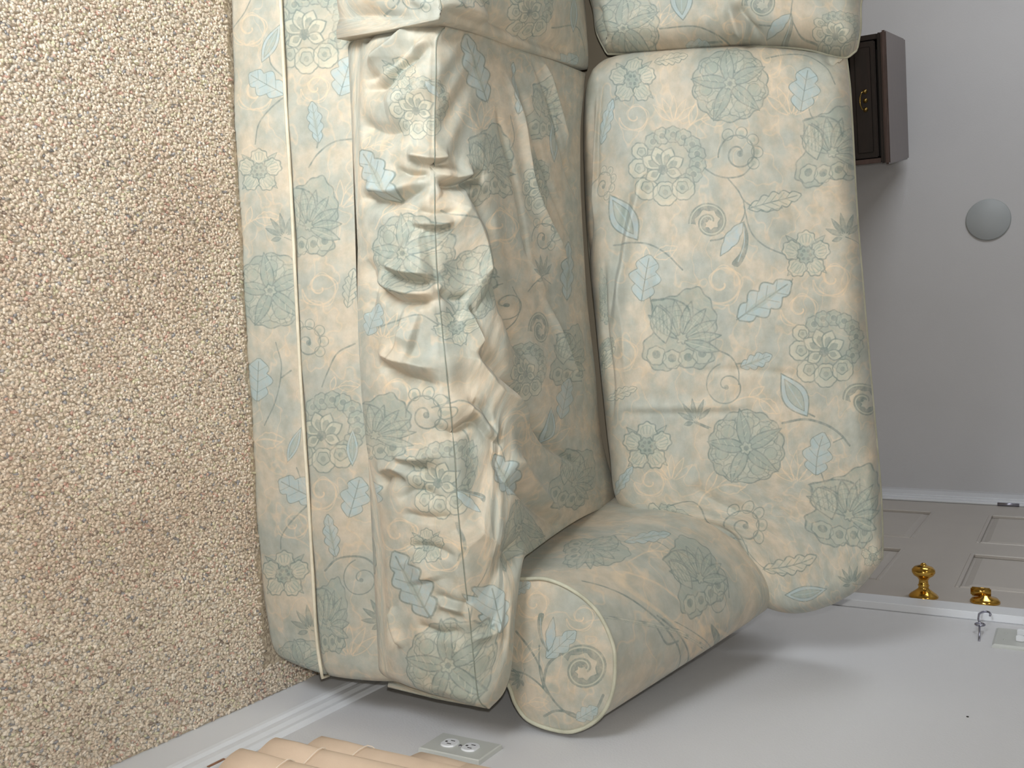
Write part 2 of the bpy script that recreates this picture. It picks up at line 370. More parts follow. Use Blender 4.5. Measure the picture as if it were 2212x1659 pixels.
DATA = {
'seat_right': {"kind":"seat","vb":0.24,"crown":0.02,"front":0.02,"corner":0.035,"W":1.25,"H":0.85,"F":[[-0.529,-0.022,0.462],[-0.4831,-0.022,0.4596],[-0.3454,-0.022,0.4495],[-0.1526,-0.022,0.442],[-0.0088,-0.022,0.4498],[0.1437,-0.022,0.46],[0.259,-0.022,0.4632],[0.3748,-0.022,0.4709],[0.4366,-0.022,0.4769],[0.5298,-0.022,0.4831],[0.6059,-0.022,0.4902]],"B":[[-0.5532,-0.012,0.3111],[-0.4419,-0.012,0.2993],[-0.2881,-0.012,0.2878],[-0.0517,-0.012,0.271],[0.1501,-0.012,0.2757],[0.2713,-0.012,0.2965],[0.3937,-0.012,0.3032],[0.5185,-0.012,0.2969],[0.5929,-0.012,0.3016]],"K":[[-0.5676,0.5964,0.44],[-0.4231,0.5549,0.44],[-0.2284,0.5531,0.44],[-0.0808,0.5647,0.44],[0.0707,0.5932,0.44],[0.2267,0.6177,0.44],[0.3802,0.7014,0.44]],"L":[[-0.529,-0.022,0.462],[-0.5427,0.1441,0.46],[-0.547,0.2789,0.46],[-0.5534,0.4128,0.46],[-0.5676,0.5964,0.44]],"R":[[0.6059,-0.022,0.4902],[0.5892,0.0144,0.5],[0.5535,0.0312,0.51],[0.4523,0.0503,0.52],[0.3726,0.091,0.52],[0.3699,0.1641,0.5],[0.3625,0.4144,0.475],[0.3802,0.7014,0.44]]},
'seat_left': {"kind":"seat","vb":0.24,"crown":0.035,"front":0.02,"corner":0,"W":0.95,"H":0.85,"F":[[-1.5,-0.03,0.46],[-1.1,-0.035,0.465],[-0.75,-0.04,0.465],[-0.5425,-0.045,0.4842],[-0.5244,-0.04,0.4808]],"B":[[-1.5,-0.02,0.29],[-1.1,-0.03,0.29],[-0.5886,-0.035,0.3023],[-0.5594,-0.03,0.3207]],"K":[[-1.47,0.58,0.44],[-1.0,0.585,0.44],[-0.5769,0.6041,0.44]],"L":[[-1.5,-0.03,0.46],[-1.5,0.25,0.46],[-1.47,0.58,0.44]],"R":[[-0.5244,-0.04,0.4808],[-0.5393,0.1187,0.475],[-0.5438,0.2512,0.475],[-0.5542,0.4029,0.465],[-0.5769,0.6041,0.44]]},
'back_right': {"kind":"pillow","tilt":12,"d0":0.635,"z0":0.43,"W":1.1,"H":0.62,"size":[1.05,0.6],"round":0.055,"thick":0.07,"crown":0.03,"F":[[-0.5821,0.0208],[-0.5254,-0.0059],[-0.3357,-0.0145],[-0.1833,-0.0104],[-0.0295,0.0001],[0.1254,0.0107],[0.2604,0.022],[0.3647,0.0376],[0.3884,0.1014],[0.4008,0.1928],[0.4322,0.247],[0.4921,0.2881],[0.5524,0.3103],[0.5835,0.3418]],"K":[[-0.5465,0.5321],[-0.4796,0.5382],[-0.2465,0.5473],[-0.105,0.5561],[0.0089,0.5635],[0.181,0.5756],[0.3255,0.5854],[0.4127,0.5879],[0.4771,0.5871]],"L":[[-0.5821,0.0208],[-0.6005,0.0501],[-0.607,0.1309],[-0.5988,0.2865],[-0.5781,0.4171],[-0.5465,0.5321]],"R":[[0.5835,0.3418],[0.5991,0.3945],[0.5898,0.4564],[0.544,0.5361],[0.4771,0.5871]]},
'back_left': {"kind":"pillow","tilt":12,"d0":0.615,"z0":0.43,"W":0.95,"H":0.62,"size":[0.9,0.6],"round":0.05,"thick":0.08,"crown":0.04,"F":[[-1.45,0.02],[-1.1,0.0],[-0.8,0.0],[-0.7048,0.0243],[-0.6554,0.0297],[-0.6082,0.0504]],"K":[[-1.45,0.6],[-1.1,0.62],[-0.8,0.61],[-0.6544,0.5654],[-0.6006,0.5629],[-0.558,0.5553]],"L":[[-1.45,0.02],[-1.47,0.3],[-1.45,0.6]],"R":[[-0.6082,0.0504],[-0.5982,0.1381],[-0.5921,0.2256],[-0.5915,0.3206],[-0.5819,0.4037],[-0.5696,0.4624],[-0.546,0.5332],[-0.558,0.5553]]},
'arm_right': {"kind":"arm","W":1.0,"H":0.55,"ds":[0.11,0.3,0.45,0.6,0.67],"secs":[[[0.407,0.25],[0.405,0.4],[0.404,0.511],[0.4,0.557],[0.415,0.609],[0.446,0.652],[0.498,0.679],[0.538,0.682],[0.587,0.674],[0.631,0.649],[0.663,0.6],[0.667,0.555],[0.657,0.509],[0.633,0.487],[0.601,0.474],[0.584,0.455],[0.58,0.38],[0.58,0.02]],[[0.3914,0.25],[0.3886,0.408],[0.3888,0.5266],[0.3888,0.5822],[0.4042,0.6342],[0.4376,0.68],[0.486,0.7122],[0.5268,0.7236],[0.573,0.7212],[0.6146,0.6982],[0.6426,0.654],[0.6458,0.613],[0.6358,0.5694],[0.6138,0.5462],[0.5878,0.5284],[0.5744,0.505],[0.5712,0.408],[0.5712,0.02]],[[0.3789,0.25],[0.3755,0.4144],[0.3766,0.5391],[0.3798,0.6024],[0.3956,0.6544],[0.4309,0.7024],[0.4764,0.7388],[0.5178,0.7569],[0.5618,0.759],[0.6015,0.7376],[0.6263,0.6972],[0.6288,0.6594],[0.6188,0.6177],[0.5984,0.5936],[0.5772,0.5719],[0.5667,0.545],[0.5642,0.4304],[0.5642,0.02]],[[0.368,0.25],[0.364,0.42],[0.366,0.55],[0.372,0.62],[0.388,0.672],[0.425,0.722],[0.468,0.762],[0.51,0.786],[0.552,0.792],[0.59,0.772],[0.612,0.735],[0.614,0.7],[0.604,0.66],[0.585,0.635],[0.568,0.61],[0.56,0.58],[0.558,0.45],[0.558,0.02]],[[0.3641,0.25],[0.3599,0.422],[0.3622,0.5539],[0.3692,0.6263],[0.3853,0.6783],[0.4229,0.729],[0.465,0.7703],[0.5072,0.7964],[0.5485,0.8038],[0.5859,0.7843],[0.6069,0.7485],[0.6087,0.7145],[0.5987,0.6751],[0.5802,0.6498],[0.5647,0.6236],[0.5576,0.5925],[0.5558,0.457],[0.5558,0.02]]]},
'base_lower': {"kind":"flat","F":[[-1.72,-0.0,0.0083],[-0.6683,-0.0,0.0083],[-0.4861,0.0,0.0008],[-0.3173,0.0,-0.0021],[-0.1288,-0.0,-0.004],[0.0714,-0.0,-0.0042],[0.2568,-0.0,-0.0043],[0.4262,0.0,0.0018],[0.5242,0.0,0.011],[0.5769,-0.0,0.0223]],"K":[[-1.72,-0.0,0.1296],[-0.6453,-0.0,0.1296],[-0.4681,0.0,0.1287],[-0.3045,-0.0,0.1301],[-0.1224,-0.0,0.1292],[0.0708,-0.0,0.1289],[0.2496,-0.0,0.1319],[0.4134,0.0,0.1328],[0.5265,0.0,0.134],[0.5972,-0.0,0.1424]],"W":2.32,"H":0.14},
'base_upper': {"kind":"flat","F":[[-1.72,-0.0,0.1296],[-0.6453,-0.0,0.1296],[-0.4681,0.0,0.1287],[-0.3045,-0.0,0.1301],[-0.1224,-0.0,0.1292],[0.0708,-0.0,0.1289],[0.2496,-0.0,0.1319],[0.4134,0.0,0.1328],[0.5265,0.0,0.134],[0.5972,-0.0,0.1424]],"K":[[-1.72,-0.0,0.3132],[-0.6105,-0.0,0.3132],[-0.4434,0.0,0.3029],[-0.2887,0.0,0.2934],[-0.1151,0.0,0.2827],[0.0701,-0.0,0.2815],[0.2408,-0.0,0.2963],[0.3965,-0.0,0.3052],[0.5053,0.0,0.2989],[0.5861,-0.0,0.2972]],"W":2.32,"H":0.14},
'arm_face': {"kind":"flat","W":0.3,"H":0.26,"F":[[0.38,0.11,0.44],[0.68,0.11,0.44]],"K":[[0.38,0.11,0.7],[0.68,0.11,0.7]]},
}
MARKS = {
'back_right': [["A",0.07497,0.57473,0.00176,0.06334,0.13791,-0.00233],["A",0.65932,0.52399,0.02013,0.06026,0.13458,-0.01678],["B",0.19306,0.33972,0.00812,0.05968,0.13959,-0.00575],["B",0.54062,0.84827,0.02289,0.06614,0.13834,-0.01347],["B",0.79549,0.06181,0.06201,0.06866,-0.01151,-0.15298],["C",0.18587,0.62026,0.00355,0.04674,0.09951,-0.00501],["C",0.81404,0.33587,0.01104,0.07158,0.10587,-0.15194],["D",0.29154,0.47398,0.0063,0.03911,0.08712,-0.00706],["D",0.66623,0.96286,0.03233,0.04393,0.09616,-0.00867],["L",0.27202,0.71168,0.04462,0.00675,0.01721,-0.09171],["L",0.90472,0.37163,0.04381,0.00418,-0.022,-0.15711],["F",0.52705,0.59209,0.02754,0.0022,0.01385,-0.05589],["T",0.33093,0.56382,0.0143,0.03617,0.07934,-0.02504],["E",0.37072,0.80345,0.00812,0.0446,0.09193,-0.00905],["E",0.6183,0.17378,0.0061,0.03967,0.0959,-0.01203],["E",0.05649,0.21747,0.00481,0.0392,0.09482,0.00776],["F",0.43205,0.6422,0.04977,0.02056,0.05489,-0.09792],["G",0.08101,0.83645,0.00373,0.03931,0.07659,-0.01752],["G",0.36032,0.23275,0.01183,0.03362,0.08111,-0.0231],["G",0.71718,0.7611,0.02438,0.03351,0.06496,-0.03981],["H",0.17806,0.92709,-0.01051,0.0733,0.14344,-0.00743],["H",0.44982,0.34753,0.01354,0.06525,0.15043,-0.01507],["H",0.84127,0.79549,0.04091,0.07176,0.21795,-0.07134],["I",0.55097,0.48972,0.01036,0.03765,0.08324,-0.00902],["J",0.58105,0.35733,0.00703,0.02849,0.06498,-0.00747],["J",0.33168,0.94471,0.00279,0.03616,0.07063,-0.00577],["K",0.26289,0.17085,-0.01579,0.03807,0.08806,0.04663],["K",0.60174,0.71057,-0.00941,0.04272,0.07969,0.03807],["x",0.11211,0.23016,0.00364,0.02806,0.06877,-0.00079],["x",0.67164,0.17362,0.00463,0.02966,0.07173,-0.01145],["x",0.45924,0.76528,0.0102,0.03904,0.08207,-0.00794],["z",0.13449,0.47901,0.00392,0.04365,0.09832,-0.00365],["z",0.71394,0.3972,0.01604,0.0528,0.08253,-0.07203],["y",0.10099,0.78892,-0.00145,0.04007,0.08127,-0.00403],["y",0.72098,0.66772,0.01658,0.03981,0.06848,-0.03895],["y",0.10829,0.37119,0.00293,0.02858,0.06695,-0.00125],["y",0.65663,0.2535,0.00561,0.02735,0.06653,-0.00657],["x",0.42068,0.89176,0.00903,0.04147,0.0836,-0.00758],["x",0.3897,0.50189,0.00883,0.04352,0.09597,-0.01],["x",0.4671,0.11218,0.00571,0.03548,0.08946,-0.0089],["z",0.59488,0.58597,0.0326,0.02083,0.05495,-0.05817],["F",0.11364,0.12236,0.00818,0.03175,0.04299,-0.02379],["L",0.53126,0.09721,0.02543,0.00528,0.01583,-0.0639],["E",0.95878,0.89999,0.02368,0.0216,0.09973,-0.00523],["J",0.95779,0.70802,0.01571,0.02418,0.09529,-0.01611],["K",0.95409,0.41362,0.02481,-0.00304,-0.01117,-0.12849],["F",0.66653,0.06529,0.00886,0.02076,0.03625,-0.04573],["C",0.21002,0.11577,0.01149,0.03033,0.04936,-0.03416],["H",0.37668,0.06099,-0.00707,0.0419,-0.0166,-0.01324],["B",0.4742,0.02669,-0.00325,0.03346,-0.04565,-0.05651],["z",0.33521,0.28277,-0.0065,0.03514,0.08051,0.02074],["x",0.02514,0.71047,-0.00206,0.04663,0.06687,0.01304],["L",0.02917,0.35381,0.03218,0.00319,0.03551,-0.05933]],
'back_left': [["A",0.95841,0.12244,0.00464,0.07693,0.13969,-0.05485],["K",0.90188,0.36186,0.0066,0.04739,0.08089,-0.00458],["D",0.9297,0.63695,0.00028,0.04644,0.07804,-0.00647],["T",0.97813,0.70928,0.01031,0.03314,0.0719,-0.03058],["B",0.97048,0.915,-0.00655,0.04383,0.09429,0.00839],["G",0.99665,0.38318,0.01377,-0.00155,-0.01646,-0.04574],["y",0.92981,0.26853,0.00376,0.04094,0.06843,-0.01139],["x",0.9761,0.5257,0.00232,0.03204,0.06791,-0.01273],["C",0.86264,0.75965,-0.0037,0.05743,0.09243,0.01383],["H",0.74016,0.5035,0.01159,0.08752,0.13033,0.00473],["A",0.67267,0.6971,0.00112,0.079,0.11508,0.00319],["B",0.6725,0.26917,0.01624,0.08372,0.12629,-0.00361],["F",0.7793,0.85222,0.03628,0.04145,0.06746,-0.05149],["E",0.76494,0.18684,0.00876,0.05609,0.08539,-0.00583]],
'seat_right': [["B",0.11966,0.20759,-0.00249,0.04221,0.0752,0.00128],["F",0.21676,0.07919,-0.02571,0.03524,0.09611,0.06783],["F",0.06548,0.38771,-0.01623,0.05777,0.1043,0.05119],["T",0.09166,0.24253,-0.01454,0.008,0.01247,0.02258],["H",0.23452,0.4573,0.01276,0.07168,0.1341,-0.0],["A",0.32653,0.17386,-0.00444,0.0584,0.11044,-0.00305],["A",0.41459,0.36874,0.06884,0.03784,0.1206,-0.04361],["I",0.50397,0.53471,0.00185,0.04095,0.08653,-0.00853],["E",0.43834,0.2748,0.02707,0.01856,0.04772,-0.02362],["D",0.56346,0.64408,0.00378,0.04621,0.06428,-0.01004],["H",0.62203,0.80318,0.00271,0.06566,0.12626,-0.01988],["F",0.44394,0.82443,-0.00334,0.06081,0.10866,-0.01466],["B",0.63932,0.57659,0.00583,0.05555,0.08123,-0.00818],["G",0.71291,0.7454,0.00958,0.03987,0.06644,-0.02682],["H",0.58996,0.04813,-0.01393,0.05266,0.13202,-0.01188],["C",0.55368,0.20749,-0.00378,0.04482,0.06717,-0.00663],["B",0.65126,0.21255,-0.00178,0.05736,0.08311,-0.00688],["T",0.69211,0.26982,-0.0147,0.02746,0.01672,0.03576],["F",0.78327,0.42716,0.06502,0.08434,0.10507,0.05392],["H",0.89208,0.76307,0.03923,0.06392,0.1079,-0.08255],["A",0.9286,0.47549,0.0907,0.04633,0.12867,-0.01452],["F",0.81762,0.1019,-0.04196,0.04213,0.11234,0.04859],["G",0.88297,0.30249,0.08574,0.04315,0.09334,0.00719],["A",0.93049,0.18402,-0.01265,0.07143,0.11023,-0.01293],["x",0.74374,0.07443,-0.01165,0.03597,0.08574,-0.00953],["x",0.76039,0.20669,-0.00414,0.03312,0.0544,-0.00571],["y",0.43174,0.10049,-0.00344,0.03002,0.06327,-0.00354],["z",0.61967,0.13636,-0.00533,0.0347,0.06233,-0.00611],["G",0.42697,0.06318,0.00543,0.02434,0.05462,-0.02252],["x",0.53284,0.11329,-0.00484,0.03446,0.06629,-0.00569],["F",0.08723,0.56509,-0.00575,0.05269,0.04197,0.00451],["H",0.10891,0.71916,-0.00887,0.06958,0.08745,0.00546],["B",0.27398,0.67155,-0.00307,0.05538,0.06676,-0.00039],["K",0.17436,0.75839,-0.00429,0.04868,0.05462,-0.00256],["C",0.37525,0.71033,-0.00157,0.04719,0.0706,-0.00544],["x",0.35509,0.49566,0.00781,0.0441,0.11166,-0.00525],["x",0.72381,0.45982,0.06484,0.03525,0.12429,-0.00911],["E",0.75458,0.15757,-0.00528,0.0279,0.05199,-0.00547],["y",0.76687,0.6415,0.01631,0.04602,0.10481,-0.00676],["z",0.26967,0.13826,-0.00206,0.03295,0.07047,-0.0001],["G",0.71011,-0.04746,-0.01354,0.03253,0.10648,-0.04003],["J",0.44112,0.67844,0.00032,0.03734,0.05303,-0.00596],["y",0.14738,0.41198,0.0114,0.03553,0.09456,-0.00143],["K",0.76088,0.664,0.00617,0.03709,0.04229,-0.00581],["z",0.17849,0.05711,0.0005,0.02643,0.07731,0.00037],["E",0.07476,0.14894,-0.00029,0.02554,0.05502,0.0013]],
'seat_left': [["B",0.92972,0.59834,-0.01851,0.05517,0.10301,0.00532],["G",0.99924,0.83869,0.01593,0.01767,0.0703,-0.05688],["C",0.96426,0.19878,-0.00084,0.04416,0.06284,-0.01441],["E",0.93472,0.34727,-0.01502,0.04074,0.09753,0.00188],["H",0.88167,0.15951,0.00289,0.0634,0.09679,-0.01023],["A",0.80577,0.33403,-0.02287,0.06659,0.12138,-0.01058],["F",0.8368,0.71809,-0.01371,0.05848,0.09572,-0.02675],["x",0.97915,0.13362,0.00061,0.03032,0.04975,-0.0253],["K",0.89871,0.84281,-0.0094,0.03771,0.06056,0.00534],["H",0.80602,0.51458,-0.03776,0.06503,0.15533,5e-05]],
'base_lower': [["E",0.59957,0.43714,0.0004,0.01811,0.42667,-0.02249],["A",0.69354,0.55624,-0.00216,0.0302,0.69264,-0.03595],["E",0.92371,0.46573,-0.00621,0.02112,0.47373,-0.03669],["G",0.5326,0.65027,-0.01219,0.00854,0.19552,0.30596],["G",0.85103,0.80507,-0.01624,0.00515,0.20041,0.30173],["G",0.76662,0.20824,-0.00097,0.01765,0.39782,-0.05797],["J",0.64362,0.81337,-0.00033,0.01512,0.34738,-0.01697],["J",0.95511,0.88746,-0.00564,0.01702,0.39005,-0.02849],["A",0.99871,0.56472,-0.00995,0.02534,0.621,-0.11273],["K",0.50252,0.78601,0.00509,0.01373,0.21426,-0.18491],["x",0.53844,0.48717,0.00146,0.01781,0.43552,-0.01941],["z",0.82027,0.13961,-0.00445,0.02316,0.51838,-0.02918],["x",0.48828,0.39678,0.00233,0.01764,0.4534,-0.01478],["K",0.8145,0.81654,0.00125,0.01506,0.15184,-0.13393],["x",0.87882,0.72689,-0.00377,0.01527,0.33307,-0.02077],["z",0.63965,0.36454,-0.00032,0.01833,0.42691,-0.02094],["D",0.44949,0.93919,0.00295,0.01711,0.42551,-0.02347],["H",0.4,0.78362,0.00649,0.02859,0.73778,-0.04017],["E",0.3244,0.75586,0.00519,0.01673,0.44452,-0.02416],["A",0.28144,1.08565,0.00946,0.02612,0.4074,-0.03719]],
'base_upper': [["B",0.49837,0.33876,0.00813,0.03107,0.52338,-0.01867],["F",0.56771,0.39474,0.00084,0.01537,0.21252,0.027],["H",0.63769,0.24267,0.00449,0.03083,0.52401,-0.02127],["C",0.73196,0.23716,0.00192,0.02002,0.39595,-0.01906],["B",0.80268,0.33222,0.00133,0.03106,0.58916,-0.0503],["F",0.88468,0.30496,-0.0026,0.01659,0.23271,0.03073],["I",0.91681,0.68711,-0.00072,0.01676,0.27757,-0.01519],["H",0.94974,0.20101,-0.0012,0.03148,0.32661,-0.02628],["G",0.53864,0.78407,0.00712,0.01335,0.24191,-0.06569],["G",0.85439,0.66365,0.00416,0.01526,0.26103,-0.09647],["J",0.94431,0.87083,-0.00642,0.01478,0.24847,0.09262],["L",0.69523,0.81535,0.0043,0.01406,0.27341,-0.05564],["x",0.54225,0.42239,0.00312,0.01361,0.23591,-0.00681],["y",0.62428,0.68937,0.00259,0.01511,0.27667,-0.00413],["x",0.69184,0.3973,0.00221,0.01763,0.34309,-0.01299],["z",0.77106,0.60125,0.00094,0.01422,0.27392,-0.01853],["x",0.84988,0.20608,0.00014,0.01832,0.32955,-0.02383],["K",0.81605,0.70992,0.00028,0.01426,0.15655,-0.02946],["H",0.42405,0.4421,0.00892,0.02772,0.46336,-0.02289],["B",0.36631,0.5455,0.01006,0.02722,0.45481,-0.02263],["y",0.96725,0.4772,-0.00138,0.0186,0.32354,-0.0189],["D",0.76135,-0.09607,0.0,4e-05,0.00072,-4e-05]],
'arm_face': [["D",0.55308,0.70661,0.09386,0.15461,0.16533,-0.1488],["G",0.42942,0.56318,0.05198,0.08879,0.0649,-0.11075],["T",0.36972,0.46264,0.02977,-0.11605,-0.12164,-0.02104],["J",0.683,0.19946,-0.07337,-0.01216,0.00373,0.09458],["x",0.2093,0.37261,-0.01338,0.11002,0.14106,-0.00535],["y",0.49791,0.25199,-0.01662,0.11188,0.14409,-0.00562],["G",0.13081,0.27043,0.04474,0.03312,0.03336,-0.06334],["z",0.82518,0.30716,-0.02011,0.11243,0.14348,-0.00552],["x",0.25718,0.71271,-0.01219,0.09667,0.1207,-0.00418],["G",0.82118,0.72189,0.05505,0.04639,0.0412,-0.07742]],
'arm_right': [["H",0.23645,0.24408,0.03684,-0.02941,-0.12514,-0.08104],["H",0.3492,0.47019,0.00235,0.0548,0.16829,-0.03247],["C",0.63187,0.71555,-0.01017,-0.05474,0.1174,-0.29839],["B",0.62982,0.48466,-0.03475,0.04114,0.0629,-0.06692],["L",0.40937,0.26553,0.11685,-0.08209,0.35443,-0.27626],["D",0.54801,0.37439,0.01331,-0.03613,0.05821,-0.13362],["I",0.39745,0.51438,0.0087,0.02134,0.05966,-0.03723],["F",0.26931,0.44294,0.01998,-0.01512,-0.07855,-0.09288],["x",0.73717,0.98994,0.01291,0.02905,0.03879,-0.08443],["y",0.58689,0.72397,-0.27637,-0.12887,-0.53795,-0.42941],["x",0.49294,0.1475,-0.03428,0.03845,-0.01883,0.04326],["F",0.52942,0.47488,0.06557,0.01117,0.17814,-0.04877],["J",0.52221,0.68547,-0.11788,-0.02868,-0.32677,-0.16685],["z",0.30608,0.38196,0.03546,0.01868,0.02559,-0.1709],["L",0.58906,0.26204,-0.01699,-0.0217,0.06023,-0.04951]],
}
LINES = {
'back_right': [[0.003,[[0.2049,0.4708],[0.2188,0.5098],[0.2256,0.5527],[0.2238,0.6061],[0.2081,0.6451]]],[0.003,[[0.2272,0.5541],[0.2484,0.5865],[0.266,0.6047],[0.2866,0.6689],[0.2842,0.734]]],[0.003,[[0.2644,0.6018],[0.287,0.6012],[0.3095,0.5681],[0.3206,0.5173],[0.3211,0.4765]]],[0.003,[[0.2742,0.6018],[0.3169,0.6183],[0.3428,0.6583],[0.364,0.727]]],[0.003,[[0.0291,0.7029],[0.0183,0.7768],[0.0183,0.862],[0.0364,0.9189],[0.066,0.9438]]],[0.003,[[0.1077,0.8451],[0.1279,0.8543],[0.1421,0.8788]]],[0.0042,[[0.64,0.6576],[0.6483,0.7406],[0.6732,0.8143],[0.7013,0.8605],[0.73,0.8846]]],[0.003,[[0.7086,0.8295],[0.71,0.8662]]],[0.003,[[0.3032,0.1265],[0.3071,0.2381],[0.3264,0.3099],[0.3583,0.3691]]],[0.003,[[0.3896,0.2425],[0.4082,0.2516],[0.4239,0.2698]]],[0.003,[[0.4946,0.4651],[0.5106,0.5075],[0.5339,0.5266],[0.5559,0.5231]]],[0.003,[[0.5227,0.5211],[0.5256,0.5564]]],[0.003,[[0.846,0.2135],[0.8808,0.1795],[0.9068,0.2159],[0.9174,0.3323]]],[0.003,[[0.8648,0.198],[0.9202,0.1243],[0.9597,0.1738]]],[0.003,[[0.4076,0.7458],[0.4264,0.722]]],[0.003,[[0.746,0.7456],[0.7761,0.7357]]],[0.003,[[0.7373,0.0231],[0.7236,0.2863],[0.8526,0.0988],[0.8527,0.1968]]],[0.003,[[0.596,0.3533],[0.6109,0.3994]]],[0.003,[[0.6294,0.7275],[0.6503,0.775]]]],
'back_left': [[0.003,[[0.963,0.2626],[0.9643,0.3931],[0.9825,0.4618],[0.9999,0.5073]]],[0.003,[[0.9942,0.3899],[0.9949,0.4794]]],[0.003,[[0.9734,0.6288],[0.9663,0.7303],[0.9203,0.7545]]],[0.003,[[0.9588,0.7439],[0.9886,0.7804],[0.9951,0.8419]]]],
'seat_right': [[0.003,[[0.8069,0.2873],[0.8192,0.2607],[0.8468,0.2465],[0.861,0.2403]]],[0.003,[[0.438,0.0852],[0.4222,0.1543],[0.4131,0.2019],[0.4249,0.2359]]],[0.003,[[0.2641,0.2528],[0.3067,0.3472],[0.356,0.3955]]],[0.003,[[0.6358,0.2676],[0.6126,0.2769],[0.5881,0.2684]]],[0.003,[[0.5739,0.5177],[0.512,0.5694],[0.4756,0.5444]]],[0.003,[[0.4859,0.6065],[0.4596,0.6646],[0.4507,0.7105]]],[0.003,[[0.5469,0.2085],[0.5393,0.2545],[0.5825,0.3073],[0.6957,0.3995],[0.7502,0.4248]]],[0.003,[[0.7141,0.2381],[0.7496,0.2434],[0.7687,0.2352]]],[0.003,[[0.1459,0.5435],[0.1893,0.5645],[0.2282,0.5313]]]],
'seat_left': [[0.003,[[0.9987,0.0841],[0.9716,0.1512],[0.927,0.152]]],[0.003,[[0.9478,0.6994],[0.9225,0.8817],[0.9655,0.9401]]]],
'base_lower': [[0.003,[[0.5416,1.0151],[0.5517,0.7304],[0.5636,0.5004],[0.5785,0.4037]]],[0.003,[[0.8613,0.9607],[0.8798,0.6433],[0.8931,0.4739],[0.903,0.4413]]],[0.003,[[0.7346,0.5908],[0.7527,0.6692],[0.7795,0.5332],[0.8031,0.2895]]],[0.003,[[0.762,0.6573],[0.7554,0.8324]]],[0.003,[[0.5076,0.737],[0.5182,0.7697],[0.5277,0.9481]]],[0.003,[[0.8329,0.8304],[0.8434,0.8963],[0.8499,0.9917]]],[0.003,[[0.4864,0.0293],[0.477,0.2689],[0.4672,0.4175]]]],
'base_upper': [[0.003,[[0.5852,0.8699],[0.585,0.6109],[0.5919,0.3904],[0.6,0.2703]]],[0.0036,[[0.9133,0.1664],[0.9029,0.3654],[0.9016,0.704],[0.9127,0.8819],[0.9225,0.8733]]],[0.003,[[0.7374,0.8419],[0.7433,0.5977],[0.7562,0.4455],[0.7683,0.3262]]],[0.003,[[0.5867,0.394],[0.5802,0.4294]]],[0.003,[[0.9031,0.3029],[0.8957,0.3299]]],[0.003,[[0.5444,0.8408],[0.5264,0.7449]]]],
'arm_face': [[0.0042,[[0.3893,0.2288],[0.4757,0.3243],[0.5901,0.4069],[0.6966,0.4368],[0.7955,0.519],[0.8496,0.6194],[0.8549,0.7137]]],[0.0036,[[0.6385,0.1291],[0.6391,0.2807],[0.6813,0.3849],[0.7359,0.4524]]],[0.003,[[0.6989,0.4192],[0.5914,0.3963],[0.453,0.4029]]],[0.0048000000000000004,[[0.6989,0.4192],[0.5615,0.4606],[0.473,0.5851],[0.4418,0.7381]]],[0.0045000000000000005,[[0.881,0.4035],[0.8312,0.5],[0.8304,0.6202],[0.8579,0.6935],[0.7844,0.7901],[0.6965,0.8432]]]],
'arm_right': [[0.003,[[0.5944,0.5942],[0.5521,0.5104],[0.5137,0.3719],[0.483,0.2586]]],[0.003,[[0.608,0.5186],[0.5906,0.5515],[0.3695,0.1863]]],[0.003,[[0.3781,0.1661],[0.4102,0.1994],[0.4169,0.247]]],[0.003,[[0.2295,0.3973],[0.2844,0.4401],[0.3255,0.4371]]],[0.003,[[0.3317,0.4477],[0.3672,0.5994],[0.4037,0.5581]]],[0.003,[[0.2745,0.0526],[0.7215,0.6334]]]],
}
